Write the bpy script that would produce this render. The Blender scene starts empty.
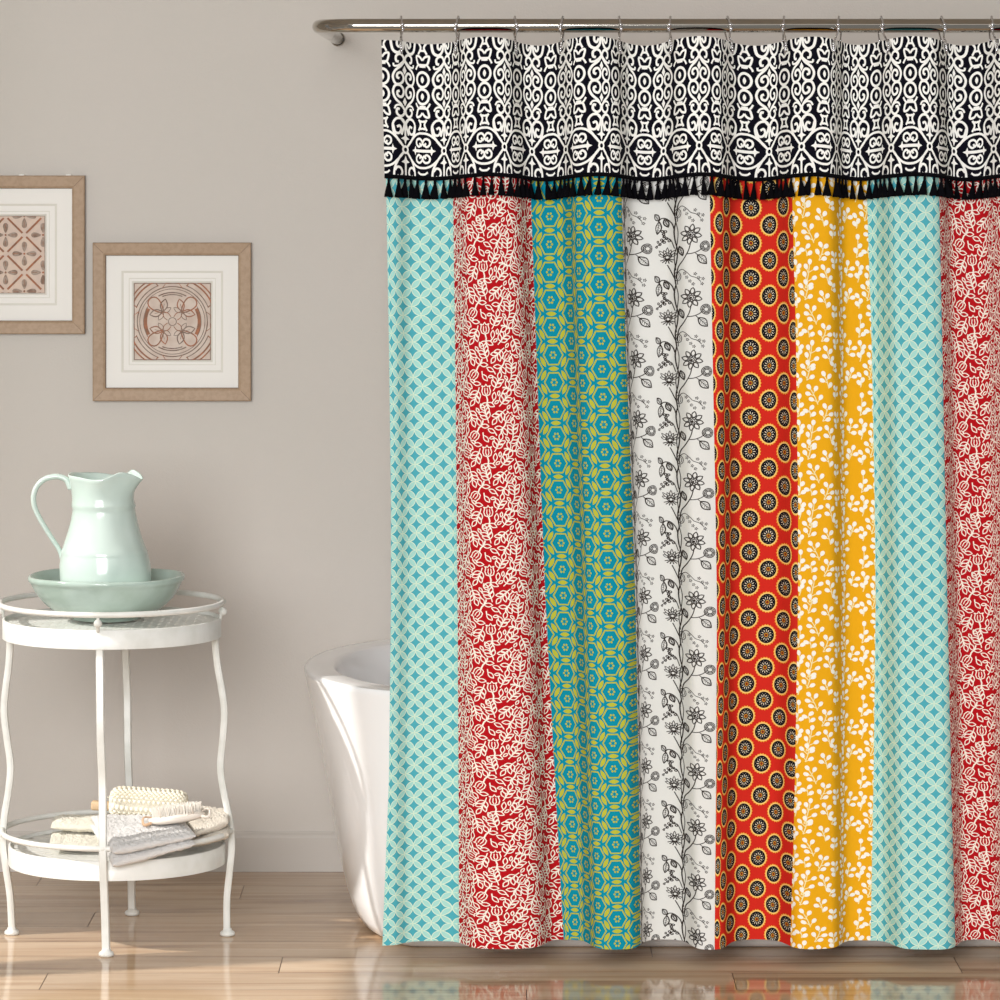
import bpy, bmesh, math, random
import numpy as np
from math import pi, sin, cos, atan2, hypot
from mathutils import Vector, noise

rnd = random.Random(7)
F = 4160.0          # focal length in pixels
HY = 144.0          # horizon row
CH = 1.6            # camera height
col = bpy.context.scene.collection

def at(px, py, D):
    return Vector(((px - 500) / F * D, D, CH - (py - HY) / F * D))

# ------------------------------------------------------------------ materials
def lin(c):
    r = []
    for v in c:
        v /= 255.0
        r.append(v / 12.92 if v <= 0.04045 else ((v + 0.055) / 1.055) ** 2.4)
    return (r[0], r[1], r[2], 1.0)

MATS = {}
def mat(name, rgb, rough=0.6, metal=0.0, bump=None, var=None, **kw):
    if name in MATS:
        return MATS[name]
    m = bpy.data.materials.new(name)
    m.use_nodes = True
    nt = m.node_tree
    b = nt.nodes['Principled BSDF']
    b.inputs['Base Color'].default_value = lin(rgb)
    b.inputs['Roughness'].default_value = rough
    b.inputs['Metallic'].default_value = metal
    for k, v in kw.items():
        b.inputs[k].default_value = v
    if var:
        # var = (scale, second colour, amount)
        tc = nt.nodes.new('ShaderNodeTexCoord')
        n = nt.nodes.new('ShaderNodeTexNoise'); n.inputs['Scale'].default_value = var[0]
        n.inputs['Detail'].default_value = 4
        nt.links.new(tc.outputs['Object'], n.inputs['Vector'])
        mr = nt.nodes.new('ShaderNodeMapRange')
        mr.inputs[1].default_value = 0.4; mr.inputs[2].default_value = 0.65
        mr.inputs[4].default_value = var[2]
        nt.links.new(n.outputs['Fac'], mr.inputs[0])
        mx = nt.nodes.new('ShaderNodeMix'); mx.data_type = 'RGBA'
        mx.inputs[6].default_value = lin(rgb); mx.inputs[7].default_value = lin(var[1])
        nt.links.new(mr.outputs[0], mx.inputs[0])
        nt.links.new(mx.outputs[2], b.inputs['Base Color'])
    if bump:
        tc = nt.nodes.new('ShaderNodeTexCoord')
        n = nt.nodes.new('ShaderNodeTexNoise'); n.inputs['Scale'].default_value = bump[0]
        n.inputs['Detail'].default_value = 3
        nt.links.new(tc.outputs['Object'], n.inputs['Vector'])
        bp = nt.nodes.new('ShaderNodeBump'); bp.inputs['Strength'].default_value = bump[1]
        bp.inputs['Distance'].default_value = bump[2]
        nt.links.new(n.outputs['Fac'], bp.inputs['Height'])
        nt.links.new(bp.outputs['Normal'], b.inputs['Normal'])
    MATS[name] = m
    return m

M_wall = mat('wall_paint', (215, 209, 202), 0.9, bump=(260, 0.25, 0.002), var=(0.9, (209, 205, 196), 0.7))
M_base = mat('baseboard_paint', (208, 202, 195), 0.6)
M_white = mat('white_enamel', (232, 232, 227), 0.35, var=(26, (214, 214, 206), 0.6))
M_worn = mat('worn_metal', (150, 140, 128), 0.5)
M_glass = mat('glass_plate', (235, 240, 238), 0.06, **{'Transmission Weight': 0.92, 'IOR': 1.45})
M_tub = mat('tub_acrylic', (252, 252, 252), 0.14, **{'Coat Weight': 0.2})
M_jug = mat('celadon_glaze', (204, 219, 211), 0.14, var=(9, (190, 208, 199), 0.8))
M_bowl = mat('celadon_bowl_glaze', (182, 199, 190), 0.14, var=(14, (162, 180, 168), 0.8))
M_nickel = mat('polished_nickel', (186, 180, 170), 0.1, 1.0)
M_chrome = mat('chrome', (225, 225, 228), 0.08, 1.0)
M_black = mat('black_cotton', (7, 6, 11), 0.95, bump=(900, 0.6, 0.001), **{'Specular IOR Level': 0.1})

# ------------------------------------------------------------------ object helpers
def tag(o, label=None, cat=None, group=None, kind=None):
    if label: o['label'] = label
    if cat: o['category'] = cat
    if group: o['group'] = group
    if kind: o['kind'] = kind
    return o

def mesh_obj(name, verts, faces, mats, parent=None, mi=None, smooth=True, loc=None):
    me = bpy.data.meshes.new(name)
    me.from_pydata([tuple(v) for v in verts], [], [tuple(f) for f in faces])
    if not isinstance(mats, (list, tuple)): mats = [mats]
    for m in mats: me.materials.append(m)
    if mi is not None: me.polygons.foreach_set('material_index', mi)
    me.polygons.foreach_set('use_smooth', [smooth] * len(me.polygons))
    me.update()
    o = bpy.data.objects.new(name, me)
    col.objects.link(o)
    if parent is not None: o.parent = parent
    if loc is not None: o.location = loc
    return o

def empty(name, loc=(0, 0, 0), rz=0.0):
    o = bpy.data.objects.new(name, None)
    o.empty_display_size = 0.05
    col.objects.link(o); o.location = loc; o.rotation_euler = (0, 0, rz)
    return o

class MB:
    """collects shapes into one mesh"""
    def __init__(s): s.v = []; s.f = []; s.m = []
    def add(s, v, f, m=0):
        n = len(s.v); s.v += [tuple(p) for p in v]
        s.f += [tuple(i + n for i in q) for q in f]; s.m += [m] * len(f)
        return s
    def box(s, a, b, m=0, bev=0.0):
        x0, y0, z0 = a; x1, y1, z1 = b
        if bev <= 0:
            v = [(x, y, z) for z in (z0, z1) for y in (y0, y1) for x in (x0, x1)]
            f = [(0, 2, 3, 1), (4, 5, 7, 6), (0, 1, 5, 4), (2, 6, 7, 3), (0, 4, 6, 2), (1, 3, 7, 5)]
            return s.add(v, f, m)
        bm = bmesh.new(); bmesh.ops.create_cube(bm, size=1)
        for q in bm.verts:
            q.co = Vector(((x0 + x1) / 2 + q.co.x * (x1 - x0), (y0 + y1) / 2 + q.co.y * (y1 - y0), (z0 + z1) / 2 + q.co.z * (z1 - z0)))
        bmesh.ops.bevel(bm, geom=bm.edges[:], offset=bev, segments=2, profile=0.5, affect='EDGES')
        bm.verts.index_update()
        s.add([q.co[:] for q in bm.verts], [[q.index for q in g.verts] for g in bm.faces], m)
        bm.free(); return s
    def tube(s, pts, r, seg=12, closed=False, m=0, flat=1.0, cap=True):
        pts = [Vector(p) for p in pts]; n = len(pts)
        rr = r if isinstance(r, (list, tuple)) else [r] * n
        up = Vector((0, 0, 1)); rings = []
        prev = None
        for i in range(n):
            a = pts[(i - 1) % n] if (closed or i > 0) else pts[0]
            b = pts[(i + 1) % n] if (closed or i < n - 1) else pts[-1]
            t = (b - a).normalized()
            if prev is None:
                ref = up if abs(t.z) < 0.9 else Vector((0, 1, 0))
                x = t.cross(ref).normalized()
            else:
                x = (prev - t * prev.dot(t)).normalized()
            prev = x
            y = t.cross(x)
            rings.append([pts[i] + (x * cos(2 * pi * k / seg) * rr[i] * flat + y * sin(2 * pi * k / seg) * rr[i]) for k in range(seg)])
        v = [p for R in rings for p in R]; f = []
        for i in range(n if closed else n - 1):
            j = (i + 1) % n
            for k in range(seg):
                l = (k + 1) % seg
                f.append((i * seg + k, i * seg + l, j * seg + l, j * seg + k))
        if not closed and cap:
            f.append(tuple(range(seg))[::-1]); f.append(tuple((n - 1) * seg + k for k in range(seg)))
        return s.add(v, f, m)
    def lathe(s, prof, c=(0, 0, 0), seg=64, m=0, shear=0.0):
        v = []; f = []; n = len(prof)
        for r, z in prof:
            for k in range(seg):
                a = 2 * pi * k / seg
                v.append((c[0] + r * cos(a) + shear * z, c[1] + r * sin(a), c[2] + z))
        for i in range(n - 1):
            for k in range(seg):
                l = (k + 1) % seg
                f.append((i * seg + k, i * seg + l, (i + 1) * seg + l, (i + 1) * seg + k))
        return s.add(v, f, m)
    def sphere(s, c, r, seg=14, rings=9, m=0):
        prof = [(max(1e-5, r * sin(pi * i / rings)), -r * cos(pi * i / rings)) for i in range(rings + 1)]
        return s.lathe(prof, c, seg, m)
    def build(s, name, mats, parent=None, smooth=True, loc=None):
        return mesh_obj(name, s.v, s.f, mats, parent, s.m, smooth, loc)

def autosmooth(o, ang=40):
    me = o.data
    a = math.radians(ang)
    bm = bmesh.new(); bm.from_mesh(me)
    for e in bm.edges:
        if len(e.link_faces) == 2 and e.calc_face_angle(0) > a: e.smooth = False
    bm.to_mesh(me); bm.free()
    return o

def crom(pts, n=8, closed=False):
    P = [Vector(p) for p in pts]; out = []; N = len(P)
    rng = N if closed else N - 1
    for i in range(rng):
        p0 = P[(i - 1) % N] if closed or i > 0 else P[0] * 2 - P[1]
        p1 = P[i]; p2 = P[(i + 1) % N]
        p3 = P[(i + 2) % N] if closed or i < N - 2 else P[-1] * 2 - P[-2]
        for k in range(n):
            t = k / n
            out.append(0.5 * ((2 * p1) + (p2 - p0) * t + (2 * p0 - 5 * p1 + 4 * p2 - p3) * t * t + (3 * p1 - p0 - 3 * p2 + p3) * t ** 3))
    if not closed: out.append(P[-1])
    return out

# ------------------------------------------------------------------ the room
WALL_D = 9.16
def build_floor():
    # planks run along x; each plank is a face with its own random tone
    m = bpy.data.materials.new('oak_planks'); m.use_nodes = True
    nt = m.node_tree; N = nt.nodes; L = nt.links
    b = N['Principled BSDF']
    b.inputs['Roughness'].default_value = 0.085
    tc = N.new('ShaderNodeTexCoord')
    at_ = N.new('ShaderNodeAttribute'); at_.attribute_name = 'tone'
    sep = N.new('ShaderNodeSeparateColor'); L.new(at_.outputs['Color'], sep.inputs[0])
    mp = N.new('ShaderNodeMapping'); mp.inputs['Scale'].default_value = (1.1, 13, 1)
    L.new(tc.outputs['Object'], mp.inputs['Vector'])
    off = N.new('ShaderNodeVectorMath'); off.operation = 'MULTIPLY_ADD'
    comb = N.new('ShaderNodeCombineXYZ'); L.new(sep.outputs[1], comb.inputs[0]); L.new(sep.outputs[1], comb.inputs[2])
    off.inputs[1].default_value = (37, 1, 91); L.new(comb.outputs[0], off.inputs[0]); L.new(mp.outputs[0], off.inputs[2])
    n1 = N.new('ShaderNodeTexNoise'); n1.inputs['Scale'].default_value = 1.3; n1.inputs['Detail'].default_value = 5
    n1.inputs['Distortion'].default_value = 0.6
    L.new(off.outputs[0], n1.inputs['Vector'])
    n2 = N.new('ShaderNodeTexNoise'); n2.inputs['Scale'].default_value = 9; n2.inputs['Detail'].default_value = 3
    L.new(off.outputs[0], n2.inputs['Vector'])
    r1 = N.new('ShaderNodeValToRGB')
    e = r1.color_ramp.elements
    e[0].position = 0.30; e[0].color = lin((156, 122, 94))
    e[1].position = 0.62; e[1].color = lin((214, 187, 156))
    q = r1.color_ramp.elements.new(0.45); q.color = lin((196, 164, 130))
    L.new(n1.outputs['Fac'], r1.inputs[0])
    mx = N.new('ShaderNodeMix'); mx.data_type = 'RGBA'; mx.blend_type = 'MULTIPLY'; mx.inputs[0].default_value = 0.35
    L.new(r1.outputs[0], mx.inputs[6]); L.new(n2.outputs['Color'], mx.inputs[7])
    # grey the noise colour
    bw = N.new('ShaderNodeMapRange'); bw.inputs[1].default_value = 0.3; bw.inputs[2].default_value = 0.7
    bw.inputs[3].default_value = 0.9; bw.inputs[4].default_value = 1.03
    L.new(n2.outputs['Fac'], bw.inputs[0])
    cc = N.new('ShaderNodeCombineColor')
    for i in range(3): L.new(bw.outputs[0], cc.inputs[i])
    L.new(cc.outputs[0], mx.inputs[7])
    mx2 = N.new('ShaderNodeMix'); mx2.data_type = 'RGBA'; mx2.blend_type = 'MULTIPLY'; mx2.inputs[0].default_value = 1
    tr = N.new('ShaderNodeMapRange'); tr.inputs[3].default_value = 0.82; tr.inputs[4].default_value = 1.08
    L.new(sep.outputs[0], tr.inputs[0])
    c2 = N.new('ShaderNodeCombineColor')
    for i in range(3): L.new(tr.outputs[0], c2.inputs[i])
    L.new(mx.outputs[2], mx2.inputs[6]); L.new(c2.outputs[0], mx2.inputs[7])
    L.new(mx2.outputs[2], b.inputs['Base Color'])
    gap = mat('plank_gap', (96, 66, 42), 0.6)
    W = 0.158
    joints = {0: -0.872, 1: -0.4275, 4: -0.843, 6: -0.552, 2: 0.3, 3: -1.35, 5: 0.1, 7: -1.0, -1: 0.05, -2: -0.6}
    v = []; f = []; tone = []; mi = []
    X0, X1 = -2.2, 3.2
    r = random.Random(3)
    for row in range(-7, 9):
        y0 = 7.87 + row * W; y1 = min(y0 + W, WALL_D)
        if y0 >= WALL_D: continue
        j = joints.get(row, r.uniform(-1.2, 0))
        xs = [X0] + sorted(j + k * 1.32 for k in range(-3, 4) if X0 < j + k * 1.32 < X1) + [X1]
        for a, b_ in zip(xs[:-1], xs[1:]):
            g = 0.0008; n = len(v)
            v += [(a + g, y0 + g, 0), (b_ - g, y0 + g, 0), (b_ - g, y1 - g, 0), (a + g, y1 - g, 0)]
            f.append((n, n + 1, n + 2, n + 3)); mi.append(0)
            tone.append((r.random(), r.random(), 0))
    n = len(v); v += [(X0, 6.76, -0.0015), (X1, 6.76, -0.0015), (X1, WALL_D + .1, -0.0015), (X0, WALL_D + .1, -0.0015)]
    f.append((n, n + 1, n + 2, n + 3)); mi.append(1); tone.append((0, 0, 0))
    n = len(v); z = -0.1
    v += [(X0, 6.76, z), (X1, 6.76, z), (X1, WALL_D + .1, z), (X0, WALL_D + .1, z)]
    f += [(n + 3, n + 2, n + 1, n), (n - 4, n - 3, n + 1, n), (n - 3, n - 2, n + 2, n + 1), (n - 2, n - 1, n + 3, n + 2), (n - 1, n - 4, n, n + 3)]
    mi += [1] * 5; tone += [(0, 0, 0)] * 5
    o = mesh_obj('floor', v, f, [m, gap], None, mi, False)
    ca = o.data.color_attributes.new('tone', 'FLOAT_COLOR', 'CORNER')
    buf = []
    for p, t in zip(o.data.polygons, tone):
        for _ in p.vertices: buf += [t[0], t[1], t[2], 1.0]
    ca.data.foreach_set('color', buf)
    tag(o, 'glossy light oak plank floor', 'floor', kind='structure')
build_floor()

w = MB().box((-2.2, WALL_D, 0), (3.2, WALL_D + 0.1, 2.7)).build('wall_back', M_wall, smooth=False)
tag(w, 'plain greige painted back wall', 'wall', kind='structure')
bb = MB()
prof = [(0, 0), (-0.014, 0), (-0.014, 0.074), (-0.011, 0.080), (-0.006, 0.084), (-0.004, 0.087), (0, 0.087)]
v = [(x, WALL_D + p[0], p[1]) for x in (-2.2, 3.2) for p in prof]; n = len(prof)
bb.add(v, [(i, i + 1, n + i + 1, n + i) for i in range(n - 1)] + [tuple(range(n))[::-1], tuple(range(n, 2 * n))])
tag(bb.build('baseboard_back', M_base, smooth=False), 'painted baseboard along the back wall', 'baseboard', kind='structure')

cl = MB().box((-2.2, 5.6, 2.7), (3.2, WALL_D + .1, 2.8)).build('ceiling', mat('ceiling_paint', (214, 208, 200), 0.9), smooth=False)
tag(cl, 'plain painted ceiling above the rod', 'ceiling', kind='structure')
# unseen left wall; its two window openings are invented, shaped to aim the sun
XL = -1.75
wl = MB()
def wbox(y0, y1, z0, z1):
    wl.box((XL - 0.1, y0, z0), (XL, y1, z1))
WIN1 = (6.3, 7.80, 0.25, 1.28)  # added low opening: sun on the floor, kept off the curtain
WIN2 = (7.88, 8.235, 0.25, 2.15)  # added tall opening: lets sun reach the jug and table
wbox(5.6, 6.3, 0, 2.7); wbox(6.3, 7.80, 0, .25); wbox(6.3, 7.80, 1.28, 2.7); wbox(7.80, 7.88, 0, 2.7)
wbox(7.88, 8.235, 0, .25); wbox(7.88, 8.235, 2.15, 2.7); wbox(8.235, WALL_D, 0, 2.7)
tag(wl.build('wall_left', M_wall, smooth=False), 'greige left wall with two added openings shaping the sun', 'wall', kind='structure')
for i, (y0, y1, z0, z1) in enumerate((WIN1, WIN2)):
    wf = MB(); t = 0.03
    wf.box((XL - .1, y0, z0), (XL + .01, y0 + t, z1)); wf.box((XL - .1, y1 - t * .3, z0), (XL + .01, y1, z1))
    wf.box((XL - .1, y0, z0), (XL + .02, y1, z0 + t)); wf.box((XL - .1, y0, z1 - t), (XL + .01, y1, z1))
    tag(wf.build('window_%d' % (i + 1), M_base, smooth=False), 'painted frame of an added, unseen window in the left wall', 'window', kind='structure')

# ------------------------------------------------------------------ picture frames
M_oak = mat('frame_wood', (182, 156, 130), 0.55, var=(120, (166, 140, 113), 0.6))
M_oakd = mat('frame_edge', (120, 98, 78), 0.6)
M_mat = mat('mat_board', (250, 248, 242), 0.85)
M_matl = mat('mat_groove', (232, 229, 219), 0.8)

def ribbon2d(pts, w, closed=False):
    P = [Vector((p[0], p[1])) for p in pts]; n = len(P); L_ = []; R_ = []
    for i in range(n):
        a = P[(i - 1) % n] if closed or i > 0 else P[0]
        b = P[(i + 1) % n] if closed or i < n - 1 else P[-1]
        t = (b - a)
        if t.length < 1e-9: t = Vector((1, 0))
        t.normalize(); nn = Vector((-t.y, t.x))
        ww = w[i] if isinstance(w, (list, tuple)) else w
        L_.append(P[i] + nn * ww / 2); R_.append(P[i] - nn * ww / 2)
    f = [(i, (i + 1) % n, n + (i + 1) % n, n + i) for i in range(n if closed else n - 1)]
    return L_ + R_, f

def picture(px0, px1, py0, py1, art, label):
    D = WALL_D - 0.0
    c = at((px0 + px1) / 2, (py0 + py1) / 2, D); S = (px1 - px0) / F * D
    root = empty('picture_frame', (c.x, WALL_D, c.z)); tag(root, label, 'picture frame')
    k = S / 158.0
    # moulding, profile from outer to inner edge (inset, depth towards the room)
    prof = [(0, 0), (0, .020), (1.0, .022), (10.5, .019), (12.5, .016), (13.2, .006)]
    fr = MB(); H = S / 2
    for i in range(len(prof) - 1):
        (a, d0), (b, d1) = prof[i], prof[i + 1]
        ra = H - a * k; rb = H - b * k
        q = [(-1, -1), (1, -1), (1, 1), (-1, 1)]
        for j in range(4):
            x0, z0 = q[j]; x1, z1 = q[(j + 1) % 4]
            fr.add([(x0 * ra, -d0, z0 * ra), (x1 * ra, -d0, z1 * ra), (x1 * rb, -d1, z1 * rb), (x0 * rb, -d1, z0 * rb)],
                   [(0, 1, 2, 3)], 0 if 0 < i < 4 else 1)
    # mitre lines
    for sx, sz in ((1, 1), (1, -1), (-1, 1), (-1, -1)):
        vv, ff = ribbon2d([(sx * (H - 1.2 * k), sz * (H - 1.2 * k)), (sx * (H - 10.3 * k), sz * (H - 10.3 * k))], .35 * k)
        fr.add([(p.x, -.0223 if abs(p.x) > H - 5 * k else -.0195, p.y) for p in vv], ff, 1)
    fr.build('moulding', [M_oak, M_oakd], root, smooth=False)
    # mat with stepped bevels
    mt = MB(); steps = [(13.0, .007, 0), (28.2, .007, 0), (30.4, .0052, 1), (31.5, .0052, 0), (35.5, .0052, 0), (36.3, .0045, 1), (38.5, .0045, 0), (40.2, .0032, 1)]
    for i in range(len(steps) - 1):
        (a, d0, _), (b, d1, mm) = steps[i], steps[i + 1]
        ra = H - a * k; rb = H - b * k
        q = [(-1, -1), (1, -1), (1, 1), (-1, 1)]
        for j in range(4):
            x0, z0 = q[j]; x1, z1 = q[(j + 1) % 4]
            mt.add([(x0 * ra, -d0, z0 * ra), (x1 * ra, -d0, z1 * ra), (x1 * rb, -d1, z1 * rb), (x0 * rb, -d1, z0 * rb)], [(0, 1, 2, 3)], mm)
    mt.build('mat', [M_mat, M_matl], root, smooth=False)
    for sx in (-.42, .18) if px0 < 0 else ():
        MB().box((sx * 0 + (-0.5 + (22 - px0) / 158 if sx < 0 else -0.5 + (69 - px0) / 158) * S - .006, -.012, H - .001),
                 ((-0.5 + (22 - px0) / 158 if sx < 0 else -0.5 + (69 - px0) / 158) * S + .006, -.002, H + .003), bev=.001).build('hanger_clip', M_mat, root)
    art(root, 38.6 * k, k)

M_tile = mat('tile_ground', (223, 207, 194), 0.8, var=(40, (206, 186, 172), 0.8))
M_brown = mat('umber_line', (146, 106, 84), 0.8, var=(70, (184, 120, 88), 1.0))
M_grey = mat('grey_line', (150, 134, 122), 0.8, var=(70, (120, 92, 76), 1.0))
M_greyl = mat('faded_line', (176, 158, 144), 0.8, var=(90, (140, 116, 100), 1.0))
M_warm = mat('tile_warm', (230, 208, 190), 0.8, var=(50, (216, 196, 184), 0.8))
class Art:
    def __init__(s, h): s.b = MB(); s.h = h; s.z = 0
        # background sheet
    def pt(s, vv): return [(p[0], -.0036 - s.z, p[1]) for p in vv]
    def clip(s, vv): return [(max(-s.h, min(s.h, p[0])), max(-s.h, min(s.h, p[1]))) for p in vv]
    def line(s, pts, w, m=1, closed=False):
        s.z += 2e-6; vv, ff = ribbon2d(pts, w, closed); vv = s.clip(vv)
        ff = [q for q in ff if not degenerate([vv[i] for i in q])]
        s.b.add(s.pt(vv), ff, m)
    def poly(s, pts, m=1):
        s.z += 2e-6; vv = s.clip([(p[0], p[1]) for p in pts]); n = len(vv)
        c = (sum(p[0] for p in vv) / n, sum(p[1] for p in vv) / n)
        ff = [(i, (i + 1) % n, n) for i in range(n)]; vv = vv + [c]
        ff = [q for q in ff if not degenerate([vv[i] for i in q])]
        s.b.add(s.pt(vv), ff, m)
def degenerate(p):
    a = 0
    for i in range(len(p)):
        j = (i + 1) % len(p); a += p[i][0] * p[j][1] - p[j][0] * p[i][1]
    return abs(a) < 1e-10
def drop(cx, cy, ang, l, w, n=10):
    """teardrop, point at (cx,cy), pointing away along ang"""
    out = []
    for i in range(2 * n):
        t = i / (2 * n) * 2 * pi
        x = l * (1 - cos(t)) / 2; y = w / 2 * sin(t) * (0.35 + 0.65 * (1 - cos(t)) / 2) * 1.15
        out.append((cx + x * cos(ang) - y * sin(ang), cy + x * sin(ang) + y * cos(ang)))
    return out
def leafshape(cx, cy, ang, l, w, n=7):
    out = []
    for i in range(n): t = i / n; out.append((l * t, w / 2 * sin(pi * t)))
    for i in range(n): t = 1 - i / n; out.append((l * t, -w / 2 * sin(pi * t)))
    return [(cx + x * cos(ang) - y * sin(ang), cy + x * sin(ang) + y * cos(ang)) for x, y in out]

def art_lattice(root, h, k):
    a = Art(h); a.b.add([(-h, -.0035, -h), (h, -.0035, -h), (h, -.0035, h), (-h, -.0035, h)], [(0, 1, 2, 3)], 0)
    P = 37.5 * k   # lattice of diagonals crossing every P
    # crossing nodes at (ox + i P, oz + j P)
    ox = h - 20.5 * k; oz = h - 19.0 * k
    for i in range(-4, 3):
        for j in range(-4, 3):
            x = ox + i * P; z = oz + j * P
            for dx, dz in ((1, 1), (1, -1)):
                for s in (0, 1):
                    x0 = x + dx * P * (.05 + s * .5); z0 = z + dz * P * (.05 + s * .5)
                    x1 = x + dx * P * (.45 + s * .5); z1 = z + dz * P * (.45 + s * .5)
                    a.line([(x0 + dx * (x1 - x0) * dx * t / 3, z0 + (z1 - z0) * t / 3) for t in range(4)], 1.9 * k, 1)
            for fx, fz in ((x + P / 2, z), (x, z + P / 2)):
                for q in range(4):
                    an = q * pi / 2
                    a.poly(drop(fx + 2.2 * k * cos(an), fz + 2.2 * k * sin(an), an, 9.6 * k, 5.6 * k), 2)
                    a.line(drop(fx + 2.2 * k * cos(an), fz + 2.2 * k * sin(an), an, 9.6 * k, 5.6 * k), .4 * k, 2, True)
                    a.line([(fx + 6 * k * cos(an), fz + 6 * k * sin(an)), (fx + 11 * k * cos(an), fz + 11 * k * sin(an))], .5 * k, 1)
                a.poly([(fx + 1.1 * k * cos(t * pi / 4), fz + 1.1 * k * sin(t * pi / 4)) for t in range(8)], 1)
    a.line([(-h, -h), (h, -h), (h, h), (-h, h)], .9 * k, 2, True)
    a.b.build('tile_print', [M_warm, M_brown, M_greyl], root, smooth=False)

def art_rosette(root, h, k):
    a = Art(h); a.b.add([(-h, -.0035, -h), (h, -.0035, -h), (h, -.0035, h), (-h, -.0035, h)], [(0, 1, 2, 3)], 0)
    def arc(r, a0, a1, w, m, n=24, wob=0):
        a.line([((r + wob * sin(9 * (a0 + (a1 - a0) * i / n))) * k * cos(a0 + (a1 - a0) * i / n), (r + wob * sin(9 * (a0 + (a1 - a0) * i / n))) * k * sin(a0 + (a1 - a0) * i / n)) for i in range(n + 1)], w * 1.35 * k, m)
    a.line([(-h * .985, -h * .985), (h * .985, -h * .985), (h * .985, h * .985), (-h * .985, h * .985)], 1.0 * k, 2, True)
    arc(35, 0, 2 * pi, .8, 2, 64); arc(32.6, 0, 2 * pi, .5, 2, 64)
    for q in range(4):
        c = pi / 4 + q * pi / 2
        for r, w_ in ((38.5, .7), (43.5, 1.2), (47, 1.0)):
            arc(r, c - .42, c + .42, w_, 1 if r > 40 else 2, 16)
        for s in (-1, 1):
            a.line([(38 * k * cos(c + s * .4), 38 * k * sin(c + s * .4)), (44 * k * cos(c + s * .4), 44 * k * sin(c + s * .4))], 1.1 * k, 1)
            a.line([(35 * k * cos(c + s * .5), 35 * k * sin(c + s * .5)), (39 * k * cos(c + s * .62), 39 * k * sin(c + s * .62)), (39 * k * cos(c + s * .78), 39 * k * sin(c + s * .78))], .7 * k, 1)
    for s in (0, pi):
        arc(27, s - .5, s + .5, 2.6, 1, 18); arc(28.8, s - .55, s + .55, .5, 2, 18)
        arc(29, s + pi / 2 - .5, s + pi / 2 + .5, .9, 2, 18); arc(27, s + pi / 2 - .38, s + pi / 2 + .38, .8, 2, 18)
    a.line([(4 * k * cos(t * pi / 8), 4 * k * sin(t * pi / 8)) for t in range(16)], .8 * k, 2, True)
    for q in range(4):
        c = pi / 4 + q * pi / 2
        a.line(drop(13 * k * cos(c), 13 * k * sin(c), c, 19 * k, 14 * k), 1.3 * k, 1, True)
        for s in (-1, 1):
            a.line(leafshape(14 * k * cos(c), 14 * k * sin(c), c + s * 1.02, 13 * k, 7 * k), 1.15 * k, 2 if q % 2 else 1, True)
            a.line([(14 * k * cos(c), 14 * k * sin(c)), (14 * k * cos(c) + 8 * k * cos(c + s * 1.02), 14 * k * sin(c) + 8 * k * sin(c + s * 1.02))], .5 * k, 2)
            a.line(leafshape(12.5 * k * cos(c), 12.5 * k * sin(c), c + s * 1.75, 9 * k, 4 * k), .7 * k, 2, True)
            a.line([(5 * k * cos(c + s * .5), 5 * k * sin(c + s * .5)), (9 * k * cos(c + s * .35), 9 * k * sin(c + s * .35)), (13 * k * cos(c + s * .08), 13 * k * sin(c + s * .08))], .8 * k, 1)
    a.b.build('tile_print', [M_tile, M_brown, M_grey], root, smooth=False)

picture(-72.5, 85.5, 175.5, 333.5, art_lattice, 'square oak picture frame with diagonal lattice tile print, higher and cut by the left edge')
picture(93.5, 251.5, 242.5, 400.5, art_rosette, 'square oak picture frame with round rosette tile print, lower of the two')

# ------------------------------------------------------------------ bathtub
def build_tub():
    CY = 8.675
    XL_, XR_ = -0.408, 1.30
    def ring(xl, xr, b, ae, z, n=36):
        pts = []
        # half ellipse at each end
        for i in range(n + 1):
            t = pi / 2 + pi * i / n
            pts.append((xl + ae + ae * cos(t), CY + b * sin(t), z))
        for i in range(1, 9):
            x = xl + ae + (xr - ae - xl - ae) * i / 9; pts.append((x, CY - b, z))
        for i in range(n + 1):
            t = -pi / 2 + pi * i / n
            pts.append((xr - ae + ae * cos(t), CY + b * sin(t), z))
        for i in range(1, 9):
            x = xr - ae - (xr - ae - xl - ae) * i / 9; pts.append((x, CY + b, z))
        return pts
    H = 0.517
    R = []
    # outside, floor to rim
    for z, dx, b, ae in ((0.0, .140, .385, .11), (.004, .128, .395, .12), (.012, .114, .404, .13), (.03, .102, .412, .14), (.07, .088, .417, .15), (.15, .070, .424, .17),
                         (.25, .053, .432, .195), (.35, .035, .440, .22), (.43, .018, .447, .24), (.48, .006, .452, .255), (.505, .001, .4555, .26), (.512, 0, .456, .26), (H, .004, .4545, .26)):
        R.append(ring(XL_ + dx, XR_ - dx, b, ae, z))
    for z, ins in ((H + .0005, .012), (H, .058), (H - .003, .064), (H - .012, .068), (H - .06, .078), (.3, .115), (.2, .15), (.14, .20), (.115, .26), (.11, .32)):
        k = ins
        R.append(ring(XL_ + k, XR_ - k, .4545 - k * .98, max(.05, .26 - k * .35), z))
    v = [p for r in R for p in r]; n = len(R[0]); f = []
    for i in range(len(R) - 1):
        for k in range(n):
            l = (k + 1) % n; f.append((i * n + l, i * n + k, (i + 1) * n + k, (i + 1) * n + l))
    f.append(tuple((len(R) - 1) * n + k for k in range(n))[::-1]); f.append(tuple(range(n)))
    o = mesh_obj('bathtub', v, f, M_tub); autosmooth(o, 50)
    tag(o, 'white freestanding bathtub behind the patterned shower curtain', 'bathtub')
build_tub()

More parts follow.
